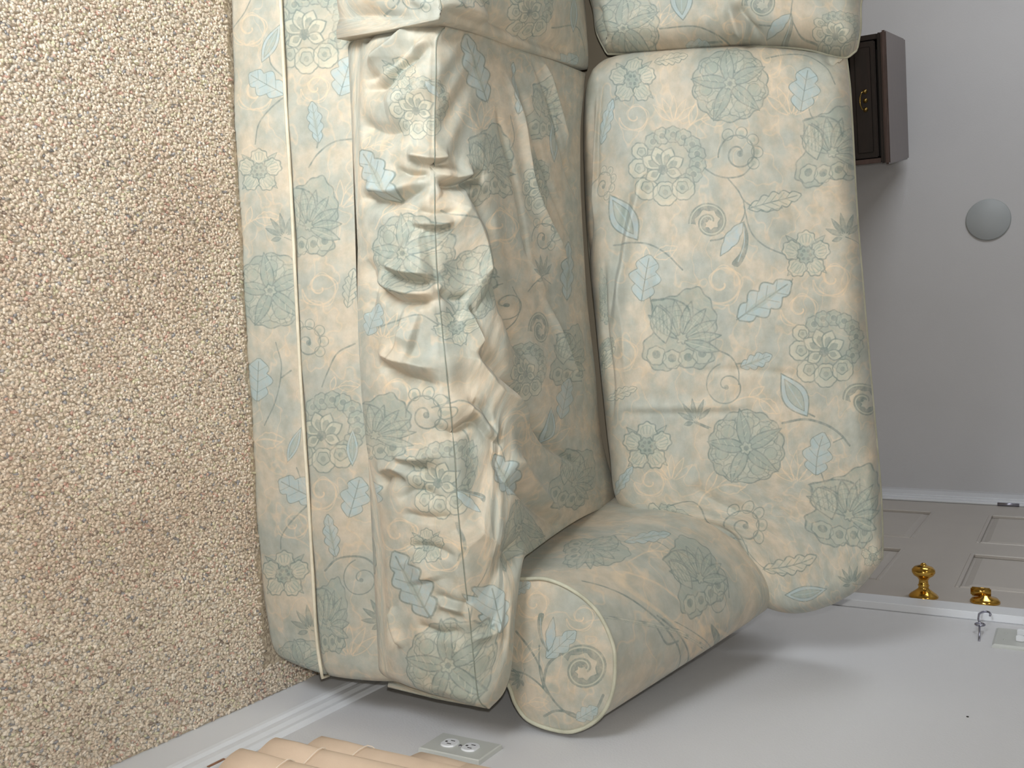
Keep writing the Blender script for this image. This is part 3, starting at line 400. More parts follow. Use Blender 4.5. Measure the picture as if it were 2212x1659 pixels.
WRINKLES = {
'seat_right': [[[[0.0286,0.0154],[-0.0065,0.0432],[-0.0152,0.1109]],-0.0216,0.012],[[[0.0819,0.0312],[0.0713,0.0967],[0.0512,0.1546],[0.0188,0.2093]],-0.0162,0.01],[[[0.0954,0.0257],[0.09,0.0979],[0.0697,0.1403],[0.0533,0.1869],[0.0334,0.2319]],-0.0216,0.012],[[[0.0609,0.0458],[0.0385,0.1197],[0.0101,0.1719],[0.0059,0.2077]],0.0189,0.014],[[[0.08,0.0533],[0.062,0.1342],[0.0356,0.1967],[0.0249,0.2308]],0.0162,0.012],[[[0.1428,0.0022],[0.1575,0.1002],[0.1512,0.1817]],-0.0189,0.02],[[[0.1198,0.1072],[0.0994,0.201],[0.0853,0.2342]],0.0135,0.03],[[[0.1863,0.1781],[0.1896,0.2307],[0.1895,0.2781]],0.0216,0.012],[[[0.1958,0.1831],[0.1981,0.2394],[0.1979,0.2808]],-0.0189,0.009],[[[0.2066,0.1437],[0.2148,0.1782],[0.21,0.2341]],-0.0175,0.008],[[[0.215,0.2411],[0.2324,0.28],[0.2452,0.357],[0.2548,0.423]],-0.027,0.011],[[[0.2089,0.2421],[0.2226,0.2877],[0.2346,0.3613]],0.0189,0.014],[[[0.2498,0.0062],[0.2552,0.0796],[0.2552,0.1383],[0.2375,0.2002],[0.2254,0.2402]],-0.0243,0.012],[[[0.235,0.0383],[0.2381,0.1382],[0.2231,0.2026]],0.0162,0.02],[[[0.2642,0.2023],[0.2682,0.2417],[0.2714,0.2857]],-0.0108,0.008],[[[0.289,0.1899],[0.2909,0.2349],[0.2922,0.2703]],-0.0135,0.01],[[[0.2811,0.1901],[0.2831,0.2351],[0.2843,0.2708]],0.0135,0.012],[[[0.0235,0.5372],[0.1065,0.6195],[0.22,0.6922],[0.3333,0.8103],[0.4006,0.9247]],-0.0108,0.01],[[[0.1439,0.4887],[0.2447,0.5571],[0.3242,0.5956],[0.4222,0.617]],-0.0108,0.01],[[[0.0661,0.5165],[0.1502,0.591],[0.2571,0.639],[0.3469,0.7131],[0.4581,0.8386]],0.0135,0.014],[[[0.0168,0.646],[0.0876,0.7293],[0.1721,0.7866],[0.2789,0.9134]],-0.0108,0.009],[[[0.01,0.6918],[0.0935,0.7694],[0.1958,0.8553]],0.0108,0.01],[[[0.4594,0.6538],[0.5368,0.7287],[0.6171,0.8047],[0.6991,0.8675]],-0.0135,0.012],[[[0.4222,0.617],[0.4977,0.6908],[0.6261,0.7706],[0.7397,0.8754]],0.0135,0.014],[[[0.2417,0.2595],[0.2928,0.3279],[0.366,0.3824],[0.4494,0.3943]],0.0351,0.05],[[[0.2365,0.3033],[0.3242,0.4145],[0.4182,0.4597],[0.5038,0.4887],[0.5783,0.5446],[0.6358,0.6153]],-0.0243,0.022],[[[0.4671,0.2433],[0.5091,0.3182],[0.6261,0.4159],[0.7279,0.5188],[0.7748,0.5772]],0.0243,0.022],[[[0.4711,0.2873],[0.5515,0.3856],[0.6626,0.4886],[0.7307,0.5845],[0.7989,0.6612],[0.8654,0.7847]],-0.0243,0.013],[[[0.422,0.295],[0.4631,0.3233],[0.512,0.3547]],0.027,0.012],[[[0.4298,0.317],[0.4789,0.3517],[0.5201,0.3677]],-0.0216,0.008],[[[0.3523,0.094],[0.3638,0.1561],[0.3663,0.237]],-0.0189,0.008],[[[0.3411,0.1082],[0.351,0.1747],[0.3542,0.2401]],0.0189,0.012],[[[0.3714,0.0571],[0.3905,0.1134],[0.3983,0.1623],[0.3902,0.2412]],-0.0216,0.009],[[[0.3652,0.0759],[0.3775,0.1339],[0.3828,0.1949],[0.3782,0.2417]],0.0162,0.012],[[[0.3749,0.2421],[0.394,0.2699],[0.4125,0.3228]],-0.0135,0.008],[[[0.4724,0.081],[0.4825,0.1581],[0.4886,0.2319]],0.0216,0.016],[[[0.4942,0.0808],[0.5075,0.1473],[0.5136,0.2283]],-0.0216,0.012],[[[0.5333,0.239],[0.5579,0.2809],[0.6351,0.3414],[0.7115,0.4089]],0.0243,0.02],[[[0.5772,0.2092],[0.5833,0.2428],[0.5818,0.284],[0.6442,0.3388],[0.7175,0.4155]],-0.0216,0.01],[[[0.5425,0.2709],[0.5923,0.3276],[0.6607,0.3798]],-0.0162,0.008],[[[0.6381,0.1001],[0.638,0.1617],[0.6376,0.1855]],-0.0175,0.01],[[[0.6268,0.0961],[0.6246,0.1593],[0.6139,0.2146]],0.0149,0.016],[[[0.6796,0.0209],[0.6598,0.079],[0.6652,0.1263]],-0.0189,0.014],[[[0.6574,0.0398],[0.6446,0.0913],[0.6476,0.1307]],0.0162,0.016],[[[0.808,0.3077],[0.8817,0.3791],[0.9884,0.4836]],-0.0324,0.018],[[[0.7173,0.2478],[0.7815,0.3148],[0.8503,0.3731]],0.0243,0.03],[[[0.8259,0.1703],[0.8319,0.2082],[0.8365,0.2508]],-0.0135,0.01],[[[0.8511,0.1661],[0.8546,0.2346]],-0.0135,0.009],[[[0.8386,0.1728],[0.8425,0.2324]],0.0108,0.012],[[[0.6871,0.3559],[0.8316,0.457],[0.9337,0.5882],[1.007,0.6745]],-0.0135,0.012],[[[0.7768,0.4438],[0.8801,0.5786],[0.9692,0.6632]],0.0162,0.02],[[[0.8665,0.0134],[0.9008,0.0214],[0.9215,0.0428]],-0.0162,0.01],[[[0.8627,0.0324],[0.8959,0.0456],[0.9205,0.0662]],0.0162,0.012],[[[0.713,0.0984],[0.7117,0.1782],[0.7042,0.2347]],-0.0108,0.01],[[[0.3084,0.1645],[0.3334,0.1999],[0.3319,0.2328]],0.0162,0.05],[[[0.4432,0.1391],[0.4541,0.1849]],0.0189,0.05],[[[0.3394,0.0411],[0.3795,0.0584],[0.4215,0.0381]],-0.0135,0.02],[[[0.7715,0.1278],[0.8105,0.1471]],0.0135,0.04],[[[0.6933,0.0896],[0.6732,0.1499],[0.6788,0.2068]],-0.0108,0.01],[[[0.761,0.1014],[0.7568,0.1697],[0.7621,0.2312]],-0.0108,0.01],[[[0.8849,0.24],[0.9,0.2778],[0.9195,0.3134]],0.0108,0.01],[[[0.8776,0.1115],[0.8834,0.1729],[0.8749,0.2276]],-0.0108,0.01]],
'back_right': [[[[0.191,0.2558],[0.2457,0.2236],[0.286,0.1873],[0.3612,0.1391],[0.437,0.0926]],0.0162,0.016],[[[0.2163,0.2054],[0.2845,0.1651],[0.3527,0.12],[0.4215,0.078]],-0.0135,0.01],[[[0.0728,0.0771],[0.1617,0.0528],[0.2621,0.0263],[0.3283,-0.0308]],-0.0135,0.008],[[[0.0541,0.1005],[0.1368,0.0853],[0.2199,0.0704]],-0.0108,0.007],[[[0.0675,0.0934],[0.1631,0.0699],[0.26,0.0519]],0.0108,0.008],[[[0.3216,0.0881],[0.406,0.0645],[0.4929,0.0643],[0.5654,0.0566]],-0.0108,0.008],[[[0.5516,0.071],[0.5699,0.3269],[0.5947,0.5531]],0.0054,0.01],[[[0.5598,0.0876],[0.5784,0.3247],[0.6035,0.5508]],-0.0041,0.006],[[[0.5163,0.3735],[0.5389,0.5664],[0.576,0.7574]],-0.0041,0.006],[[[0.8196,0.1883],[0.8788,0.1369],[0.9297,0.1008],[0.9583,0.117]],-0.0135,0.012],[[[0.361,0.2428],[0.4024,0.4001]],0.0081,0.04],[[[-0.0159,0.9167],[0.0144,0.9472],[-0.006,0.9983]],-0.0162,0.014],[[[0.6858,0.3275],[0.7795,0.362]],-0.0081,0.03],[[[0.1627,0.5401],[0.1821,0.6673]],0.0081,0.05],[[[0.2475,0.7559],[0.4101,0.792]],-0.0068,0.04],[[[0.3248,0.1305],[0.4252,0.1315],[0.5108,0.1189]],0.0081,0.012]],
'back_left': [[[[0.9254,0.556],[0.9774,0.5938],[0.9992,0.6374]],-0.0216,0.012],[[[0.929,0.5257],[0.9768,0.5512],[0.9978,0.5847]],0.0189,0.014],[[[0.8946,0.0385],[0.9497,0.033],[0.9925,0.0283]],-0.0135,0.012]],
'seat_left': [[[[0.9707,0.2324],[0.989,0.2598],[0.9945,0.3436],[0.9977,0.4964]],-0.0216,0.014],[[[0.9519,0.3854],[0.9784,0.4656],[0.9883,0.5896],[0.977,0.8299]],-0.0189,0.016],[[[0.9703,0.2505],[0.9794,0.3167],[0.984,0.43]],0.0189,0.016],[[[0.9867,0.1649],[0.9931,0.1977],[0.9935,0.2545]],-0.0135,0.012]],
}
# ---------------------------------------------------------------- materials
def srgb(c): return tuple((x/12.92 if x <= .04045 else ((x+.055)/1.055)**2.4) for x in c[:3])+(1,)
def nmat(name):
    m = bpy.data.materials.new(name); m.use_nodes = True; t = m.node_tree
    return m, t, t.nodes['Principled BSDF']
def N(t, kind, **k):
    n = t.nodes.new(kind)
    for a, b in k.items(): setattr(n, a, b)
    return n
def ramp(t, fac, stops, interp='LINEAR'):
    r = N(t, 'ShaderNodeValToRGB'); e = r.color_ramp; e.interpolation = interp
    while len(e.elements) < len(stops): e.elements.new(.5)
    for q, (p, c) in zip(e.elements, stops): q.position = p; q.color = srgb(c)
    t.links.new(fac, r.inputs[0]); return r.outputs[0]
def noise_tex(t, vec, scale, detail=3, rough=.5):
    n = N(t, 'ShaderNodeTexNoise'); n.inputs['Scale'].default_value = scale; n.inputs['Detail'].default_value = detail; n.inputs['Roughness'].default_value = rough
    t.links.new(vec, n.inputs['Vector']); return n.outputs['Fac']
def bump(t, h, strength, dist, bs, prev=None):
    b = N(t, 'ShaderNodeBump'); b.inputs['Strength'].default_value = strength; b.inputs['Distance'].default_value = dist
    t.links.new(h, b.inputs['Height'])
    if prev: t.links.new(prev, b.inputs['Normal'])
    t.links.new(b.outputs[0], bs.inputs['Normal']); return b.outputs[0]
def paint(name, c, rough=.55, var=.03, scale=6, bmp=.15, bscale=180, metal=0, spec=.5):
    m, t, bs = nmat(name); co = N(t, 'ShaderNodeTexCoord').outputs['Object']
    f = noise_tex(t, co, scale, 4)
    a = tuple(max(0, x-var) for x in c); b = tuple(min(1, x+var) for x in c)
    t.links.new(ramp(t, f, [(.3, a), (.7, b)]), bs.inputs['Base Color'])
    bs.inputs['Roughness'].default_value = rough; bs.inputs['Metallic'].default_value = metal
    bs.inputs['Specular IOR Level'].default_value = spec
    if bmp: bump(t, noise_tex(t, co, bscale, 2), bmp, .002, bs)
    return m
M_WALL = paint('wall_paint', (.82, .825, .84), .6, .006, 3, .25, 260)
M_WALLB = paint('far_wall_paint', (.79, .79, .80), .6, .006, 3, .2, 260)
M_TRIM = paint('gloss_white_paint', (.87, .885, .91), .32, .01, 5, .05, 60)
M_DOOR = paint('door_paint', (.71, .69, .67), .4, .01, 4, .08, 60)
M_PLATE = paint('white_plastic', (.74, .755, .745), .35, .005, 5, 0)
M_DISC = paint('disc_plastic', (.67, .69, .70), .5, .005, 5, 0)
M_CEIL = paint('ceiling_paint', (.70, .70, .69), .7, .01, 4, .2, 120)
M_BRASS = paint('polished_brass', (.86, .68, .33), .16, .04, 30, 0, metal=1)
M_OLDBRASS = paint('aged_brass', (.62, .52, .30), .25, .05, 60, 0, metal=1)
M_STEEL = paint('zinc_steel', (.66, .66, .72), .28, .04, 60, 0, metal=1)
M_DARK = paint('slot_dark', (.08, .08, .08), .6, .01, 5, 0)
M_CHIP = paint('bare_wood_chip', (.56, .40, .30), .7, .06, 90, 0)
def wood(name, a, b, rough):
    m, t, bs = nmat(name); co = N(t, 'ShaderNodeTexCoord').outputs['Object']
    mp = N(t, 'ShaderNodeMapping'); mp.inputs['Scale'].default_value = (2, 14, 14); t.links.new(co, mp.inputs[0])
    t.links.new(ramp(t, noise_tex(t, mp.outputs[0], 5, 5, .6), [(.3, a), (.7, b)]), bs.inputs['Base Color']); bs.inputs['Roughness'].default_value = rough
    return m
M_WOOD = wood('dark_stained_wood', (.075, .05, .042), (.13, .08, .065), .38)
M_WOOD_LIT = wood('dark_stained_wood_lit', (.27, .22, .21), (.36, .29, .27), .28)  # paler copy of the same wood, reflected light put into its colour
def curtain_mat():
    m, t, bs = nmat('peach_curtain_cloth'); co = N(t, 'ShaderNodeTexCoord').outputs['Object']
    t.links.new(ramp(t, noise_tex(t, co, 25, 4), [(.3, (.85, .765, .68)), (.7, (.88, .795, .71))]), bs.inputs['Base Color'])
    bs.inputs['Roughness'].default_value = .85; bump(t, noise_tex(t, co, 700, 2), .15, .001, bs)
    return m
M_CURT = curtain_mat()
def carpet_base():
    m, t, bs = nmat('carpet_backing'); co = N(t, 'ShaderNodeTexCoord').outputs['Object']
    c = ramp(t, noise_tex(t, co, 130, 3, .7), [(.25, (.55, .50, .44)), (.42, (.72, .66, .58)), (.58, (.82, .77, .68)), (.75, (.88, .83, .75))])
    t.links.new(c, bs.inputs['Base Color']); bs.inputs['Roughness'].default_value = .95
    bump(t, noise_tex(t, co, 160, 3), .8, .006, bs); return m
def carpet_tuft():
    m, t, bs = nmat('carpet_yarn'); a = N(t, 'ShaderNodeAttribute', attribute_name='yarn')
    co = N(t, 'ShaderNodeTexCoord').outputs['Object']
    # faint worn and soiled patches of the pile
    n = ramp(t, noise_tex(t, co, 2.6, 4), [(.36, (.80, .72, .67)), (.56, (1, 1, 1))])
    x = N(t, 'ShaderNodeMix', data_type='RGBA', blend_type='MULTIPLY'); x.inputs[0].default_value = .4
    t.links.new(a.outputs['Color'], x.inputs[6]); t.links.new(n, x.inputs[7]); t.links.new(x.outputs[2], bs.inputs['Base Color'])
    bs.inputs['Roughness'].default_value = .9; bs.inputs['Sheen Weight'].default_value = .15
    return m
M_FLOOR = carpet_base(); M_TUFT = carpet_tuft()
def fabric(name, key, W, Hh, off=(0, 0), ppm=1500):
    """printed cotton: cloudy peach and grey-green ground, the print over it, fine weave"""
    m, t, bs = nmat(name)
    uv = N(t, 'ShaderNodeUVMap', uv_map='UVMap').outputs[0]
    mp = N(t, 'ShaderNodeMapping'); mp.inputs['Scale'].default_value = (W, Hh, 1); mp.inputs['Location'].default_value = (off[0], off[1], 0)
    t.links.new(uv, mp.inputs[0]); v = mp.outputs[0]
    g = ramp(t, noise_tex(t, v, 9, 7, .66), [(.36, G1), (.46, G2), (.55, G3), (.66, G4)])
    vein = ramp(t, noise_tex(t, v, 13, 2, .5), [(.484, (0,)*3), (.497, (1,)*3), (.503, (1,)*3), (.516, (0,)*3)])
    vx = N(t, 'ShaderNodeMix', data_type='RGBA'); vm = N(t, 'ShaderNodeMath', operation='MULTIPLY'); vm.inputs[1].default_value = .28
    t.links.new(vein, vm.inputs[0]); t.links.new(vm.outputs[0], vx.inputs[0]); t.links.new(g, vx.inputs[6]); vx.inputs[7].default_value = srgb(PE); g = vx.outputs[2]
    fine = ramp(t, noise_tex(t, v, 34, 4, .6), [(.38, (.93, .93, .92)), (.62, (1, 1, 1))])
    x = N(t, 'ShaderNodeMix', data_type='RGBA', blend_type='MULTIPLY'); x.inputs[0].default_value = 1
    t.links.new(g, x.inputs[6]); t.links.new(fine, x.inputs[7]); col = x.outputs[2]
    if key:
        A = print_canvas(W, Hh, MARKS.get(key, []), LINES.get(key, []), ppm)
        im = bpy.data.images.new('print_'+name, A.shape[1], A.shape[0], alpha=True)
        im.pixels.foreach_set(A.astype(np.float32).ravel()); im.update(); im.pack()
        ti = N(t, 'ShaderNodeTexImage', image=im, extension='REPEAT', interpolation='Linear'); t.links.new(uv, ti.inputs[0])
        # the print is worn thin in a speckled way
        wear = ramp(t, noise_tex(t, v, 60, 5, .7), [(.32, (.62,)*3), (.62, (1,)*3)])
        mu = N(t, 'ShaderNodeMath', operation='MULTIPLY'); t.links.new(ti.outputs['Alpha'], mu.inputs[0]); t.links.new(wear, mu.inputs[1])
        y = N(t, 'ShaderNodeMix', data_type='RGBA'); t.links.new(mu.outputs[0], y.inputs[0]); t.links.new(col, y.inputs[6]); t.links.new(ti.outputs['Color'], y.inputs[7]); col = y.outputs[2]
    t.links.new(col, bs.inputs['Base Color'])
    bs.inputs['Roughness'].default_value = .58; bs.inputs['Specular IOR Level'].default_value = .4; bs.inputs['Sheen Weight'].default_value = .12
    wv = noise_tex(t, v, 900, 1); n1 = bump(t, wv, .25, .0008, bs)
    bump(t, noise_tex(t, v, 28, 4), .22, .006, bs, n1)
    return m
G1 = (.645, .662, .63); G2 = (.68, .682, .638); G3 = (.735, .705, .64); G4 = (.785, .735, .658)

# ---------------------------------------------------------------- object helpers
COL = SC.collection
def tag(o, label=None, cat=None, group=None, kind=None):
    if label: o['label'] = label
    if cat: o['category'] = cat
    if group: o['group'] = group
    if kind: o['kind'] = kind
    return o
def empty(name, loc=(0, 0, 0), rz=0):
    o = bpy.data.objects.new(name, None); COL.objects.link(o); o.location = loc; o.rotation_euler = (0, 0, rz); o.empty_display_size = .05; return o
def link(name, me, mat, parent=None, smooth=False):
    if mat: me.materials.append(mat)
    if smooth: me.polygons.foreach_set('use_smooth', [True]*len(me.polygons))
    o = bpy.data.objects.new(name, me); COL.objects.link(o)
    if parent: o.parent = parent
    return o
def bm_obj(name, bm, mat, parent=None, smooth=False):
    bmesh.ops.recalc_face_normals(bm, faces=bm.faces)
    me = bpy.data.meshes.new(name); bm.to_mesh(me); bm.free(); return link(name, me, mat, parent, smooth)
def add_box(bm, x0, x1, y0, y1, z0, z1, bev=0, seg=2):
    r = bmesh.ops.create_cube(bm, size=1); vs = r['verts']
    for v in vs: v.co = Vector(((x0+x1)/2+v.co.x*(x1-x0), (y0+y1)/2+v.co.y*(y1-y0), (z0+z1)/2+v.co.z*(z1-z0)))
    if bev:
        es = list({e for v in vs for e in v.link_edges}); bmesh.ops.bevel(bm, geom=es, offset=bev, segments=seg, affect='EDGES')
def box_obj(name, b, mat, parent=None, bev=0, smooth=False):
    bm = bmesh.new(); add_box(bm, *b, bev=bev); return bm_obj(name, bm, mat, parent, smooth)
def add_tube(bm, pts, r, n=8, closed=False, cap=True):
    pts = [Vector(p) for p in pts]; rings = []; m = len(pts)
    up = None
    for i, p in enumerate(pts):
        a = pts[(i-1) % m] if closed or i else p; b = pts[(i+1) % m] if closed or i < m-1 else p
        d = (b-a).normalized()
        if up is None: up = d.orthogonal().normalized()
        up = (up-d*up.dot(d)).normalized(); s = d.cross(up)
        rr = r[i] if isinstance(r, (list, tuple)) else r
        rings.append([bm.verts.new(p+(up*math.cos(k*2*math.pi/n)+s*math.sin(k*2*math.pi/n))*rr) for k in range(n)])
    for i in range(m if closed else m-1):
        A, B = rings[i], rings[(i+1) % m]
        for k in range(n): bm.faces.new((A[k], A[(k+1) % n], B[(k+1) % n], B[k]))
    if cap and not closed: bm.faces.new(rings[0][::-1]); bm.faces.new(rings[-1])
def tube_obj(name, pts, r, mat, parent=None, n=8, closed=False):
    bm = bmesh.new(); add_tube(bm, pts, r, n, closed); return bm_obj(name, bm, mat, parent, True)
def lathe_obj(name, prof, mat, parent=None, n=40, M=None):
    """profile = (radius, height) pairs, spun round local Z, then placed by M"""
    bm = bmesh.new(); rings = []
    for r, z in prof:
        if r < 1e-6: rings.append([bm.verts.new((0, 0, z))])
        else: rings.append([bm.verts.new((r*math.cos(k*2*math.pi/n), r*math.sin(k*2*math.pi/n), z)) for k in range(n)])
    for A, B in zip(rings, rings[1:]):
        for k in range(n):
            q = [A[k % len(A)], A[(k+1) % len(A)], B[(k+1) % len(B)], B[k % len(B)]]
            q = list(dict.fromkeys(q))
            if len(q) > 2: bm.faces.new(q)
    if len(rings[0]) > 1: bm.faces.new(rings[0][::-1])
    if len(rings[-1]) > 1: bm.faces.new(rings[-1])
    if M is not None: bmesh.ops.transform(bm, matrix=M, verts=bm.verts)
    return bm_obj(name, bm, mat, parent, True)
def grid_obj(name, P, U, V, mat, parent=None, back=None, subd=0):
    """P (nv,nu,3) sheet with UVs; back = function giving the closing points for the outline loop"""
    nv, nu = U.shape
    verts = P.reshape(-1, 3); idx = np.arange(nv*nu).reshape(nv, nu)
    a, b, c, d = idx[:-1, :-1], idx[:-1, 1:], idx[1:, 1:], idx[1:, :-1]
    faces = np.stack([a, b, c, d], -1).reshape(-1, 4).tolist()
    uvs = np.stack([U, V], -1).reshape(-1, 2)
    if back is not None:
        loop = np.concatenate([idx[0, :], idx[1:, -1], idx[-1, -2::-1], idx[-2:0:-1, 0]])
        base = len(verts)
        for rows in back(verts[loop]):
            verts = np.vstack([verts, rows]); uvs = np.vstack([uvs, uvs[loop]+(uvs[loop]-.5)*.09*(1+(len(verts)-base)//len(loop))])
        n = len(loop); prev = loop.tolist()
        k = base
        while k < len(verts):
            cur = list(range(k, k+n))
            for i in range(n): faces.append([prev[(i+1) % n], prev[i], cur[i], cur[(i+1) % n]])
            prev = cur; k += n
        faces.append(prev[::-1])
    me = bpy.data.meshes.new(name); me.from_pydata(verts.tolist(), [], faces)
    ul = me.uv_layers.new(name='UVMap'); li = np.empty(len(me.loops), np.int32); me.loops.foreach_get('vertex_index', li)
    ul.data.foreach_set('uv', uvs[li].astype(np.float32).ravel())
    bm = bmesh.new(); bm.from_mesh(me); bmesh.ops.recalc_face_normals(bm, faces=bm.faces); bm.to_mesh(me); bm.free()
    return link(name, me, mat, parent, True)

# ---------------------------------------------------------------- the room
WX = .674; BY = 4.93; NY = -.62; LX = -2.35; CZ = 2.55
def struct(o): o['kind'] = 'structure'; return o
struct(box_obj('floor', (LX-.1, WX+.1, NY-.1, BY+.1, -.06, 0), M_FLOOR))
struct(box_obj('ceiling', (LX-.1, WX+.1, NY-.1, BY+.1, CZ, CZ+.1), M_CEIL))
struct(box_obj('wall_back', (LX, WX, BY, BY+.1, 0, CZ), M_WALLB))
DY0, DY1, DZ = 2.765, 4.53, 2.06
bm = bmesh.new(); add_box(bm, WX, WX+.12, NY, DY0, 0, CZ); add_box(bm, WX, WX+.12, DY1, BY, 0, CZ); add_box(bm, WX, WX+.12, DY0, DY1, DZ, CZ)
struct(bm_obj('wall_right', bm, M_WALL))
M_SHADE = paint('dark_unseen_wall', (.50, .47, .43), .7, .01, 3, .2, 200)  # unseen walls toned dark to hold down bounced light
def wall_with_hole(name, ax, a0, a1, h, z0, z1, b0, b1, mat):
    bm = bmesh.new()
    for u0, u1, w0, w1 in ((a0, h[0], 0, CZ), (h[1], a1, 0, CZ), (h[0], h[1], 0, z0), (h[0], h[1], z1, CZ)):
        if ax == 'y': add_box(bm, b0, b1, u0, u1, w0, w1)
        else: add_box(bm, u0, u1, b0, b1, w0, w1)
    return struct(bm_obj(name, bm, mat))
wall_with_hole('wall_left', 'y', NY, BY, (2.8, 3.8), .85, 2.1, LX-.1, LX, M_SHADE)
wall_with_hole('wall_front', 'x', LX, WX, (-1.85, -.75), .12, 1.40, NY-.1, NY, M_SHADE)
mg, tg, bg = nmat('window_glass'); bg.inputs['Transmission Weight'].default_value = 1; bg.inputs['Roughness'].default_value = 0; bg.inputs['IOR'].default_value = 1.1
for k, (ax, a0, a1, z0, z1) in enumerate((('x', -1.85, -.75, .12, 1.40), ('y', 2.8, 3.8, .85, 2.1))):  # second window is unseen, added to go with the far fill lamp
    win = empty('window_%d' % (k+1)); struct(win); zm = (z0+z1)/2
    def B(u0, u1, w0, w1, d0, d1): return (u0, u1, NY-d1, NY-d0, w0, w1) if ax == 'x' else (LX-d1, LX-d0, u0, u1, w0, w1)
    bm = bmesh.new()
    for b in ((a0, a0+.05, z0, z1), (a1-.05, a1, z0, z1), (a0+.05, a1-.05, z0, z0+.05), (a0+.05, a1-.05, z1-.05, z1), (a0+.05, a1-.05, zm-.02, zm+.02)): add_box(bm, *B(*b, .02, .07), bev=.004)
    bm_obj('window_frame', bm, M_TRIM, win)
    box_obj('pane', B(a0+.05, a1-.05, z0+.05, zm-.02, .045, .05), mg, win); box_obj('pane', B(a0+.05, a1-.05, zm+.02, z1-.05, .045, .05), mg, win)
# baseboards: moulded section run along the wall
def baseboard(name, p0, p1, nrm):
    prof = [(0, 0), (.018, 0), (.018, .085), (.0165, .092), (.012, .097), (.0135, .103), (.0125, .112), (.008, .120), (.0075, .128), (.003, .134), (0, .136)]
    bm = bmesh.new(); R = []
    for p in (p0, p1): R.append([bm.verts.new((p[0]+nrm[0]*a, p[1]+nrm[1]*a, z)) for a, z in prof])
    for i in range(len(prof)): j = (i+1) % len(prof); bm.faces.new((R[0][i], R[0][j], R[1][j], R[1][i]))
    bm.faces.new(R[0]); bm.faces.new(R[1][::-1])
    return struct(bm_obj(name, bm, M_TRIM))
bb = baseboard('baseboard_right', (WX, NY), (WX, DY0-.16), (-1, 0))
baseboard('baseboard_back', (LX, BY), (WX, BY), (0, -1)); baseboard('baseboard_left', (LX, NY), (LX, BY), (1, 0))
tag(box_obj('paint_chip', (.6602, .6615, 1.132, 1.168, .1335, .1385), M_CHIP, bb), label='bare brown chip in the white paint')

# ---------------------------------------------------------------- door with six panels, casing, knob, thumb-turn, hinge
door = empty('door_1', (0, 0, 0)); struct(door)
FX = WX+.001                                   # face of the door leaf
cols = [(3.04, 3.49), (3.80, 4.25)]; rows = [(.20, .87), (1.065, 1.78), (1.86, 1.99)]
cols = [(2.97, 3.46), (3.66, 4.26)]
bm = bmesh.new()
ys = [DY0+.004, cols[0][0], cols[0][1], cols[1][0], cols[1][1], DY1-.004]; zs = [.012]+[z for r in rows for z in r]+[DZ-.004]
for i in range(5):
    for j in range(len(zs)-1):
        rec = .009 if (i in (1, 3) and j % 2 == 1) else 0
        add_box(bm, FX+rec, FX+.04, ys[i], ys[i+1], zs[j], zs[j+1])
bm_obj('door_leaf', bm, M_DOOR, door)
for c in cols:
    for r in rows:
        bm = bmesh.new()
        y0, y1, z0, z1 = c[0]+.055, c[1]-.055, r[0]+.04, r[1]-.04
        f = [(FX+.0088, c[0]+.03, c[1]-.03, r[0]+.02, r[1]-.02), (FX+.001, y0, y1, z0, z1)]
        v = [[bm.verts.new((x, a, b)) for a, b in ((Y0, Z0), (Y1, Z0), (Y1, Z1), (Y0, Z1))] for x, Y0, Y1, Z0, Z1 in f]
        for k in range(4): bm.faces.new((v[0][k], v[0][(k+1) % 4], v[1][(k+1) % 4], v[1][k]))
        bm.faces.new(v[1]); bm.faces.new(v[0][::-1])
        bm_obj('panel', bm, M_DOOR, door)
        # bead round each panel
        bm = bmesh.new(); yy0, yy1, zz0, zz1 = c[0], c[1], r[0], r[1]; q = .012
        for b in ((yy0, yy1, zz0, zz0+q), (yy0, yy1, zz1-q, zz1), (yy0, yy0+q, zz0+q, zz1-q), (yy1-q, yy1, zz0+q, zz1-q)): add_box(bm, FX-.003, FX+.010, b[0], b[1], b[2], b[3], bev=.003, seg=1)
        bm_obj('panel_bead', bm, M_DOOR, door)
MX = lambda y, z, x=FX: Matrix.Translation((x, y, z)) @ Matrix.Rotation(-math.pi/2, 4, 'Y')
kn = [(0.037, 0), (.037, .003), (.033, .008), (.022, .016), (.014, .022), (.0125, .028), (.015, .031), (.0125, .034), (.0115, .045), (.016, .052), (.025, .058), (.0295, .066), (.029, .073), (.023, .080), (.012, .084), (.008, .0845), (.007, .088), (.004, .0905), (0, .091)]
tag(lathe_obj('door_knob', kn, M_BRASS, door, 48, MX(2.822, 1.004)), label='polished brass door knob on round rose')
tt = lathe_obj('deadbolt', [(.036, 0), (.036, .005), (.030, .012), (.016, .015), (.013, .020), (0, .0205)], M_BRASS, door, 48, MX(2.825, 1.152)); tag(tt, label='round brass deadbolt thumb-turn')
bm = bmesh.new(); add_box(bm, FX-.038, FX-.016, 2.818, 2.832, 1.118, 1.166, bev=.003); bm_obj('thumb_turn', bm, M_BRASS, tt, True)
hg = tube_obj('hinge', [(WX-.006, 4.525, 1.08), (WX-.006, 4.525, 1.16)], .007, M_STEEL, door, 12)
for z in (.22, 1.85): tube_obj('hinge', [(WX-.006, 4.525, z-.04), (WX-.006, 4.525, z+.04)], .007, M_STEEL, door, 12)
def casing(name, b, steps):
    bm = bmesh.new()
    for (a0, a1, t) in steps: add_box(bm, WX-t, WX, b[0]+(b[1]-b[0])*a0, b[0]+(b[1]-b[0])*a1, b[2], b[3], bev=.002, seg=1)
    return struct(bm_obj(name, bm, M_TRIM))
casing('trim_1', (2.63, DY0+.004, 0, 2.13), [(0, .55, .020), (.55, .8, .012), (.8, 1, .006)])
casing('trim_2', (DY1-.006, 4.74, 0, 2.13), [(0, .2, .008), (.2, .38, .013), (.38, 1, .018)])
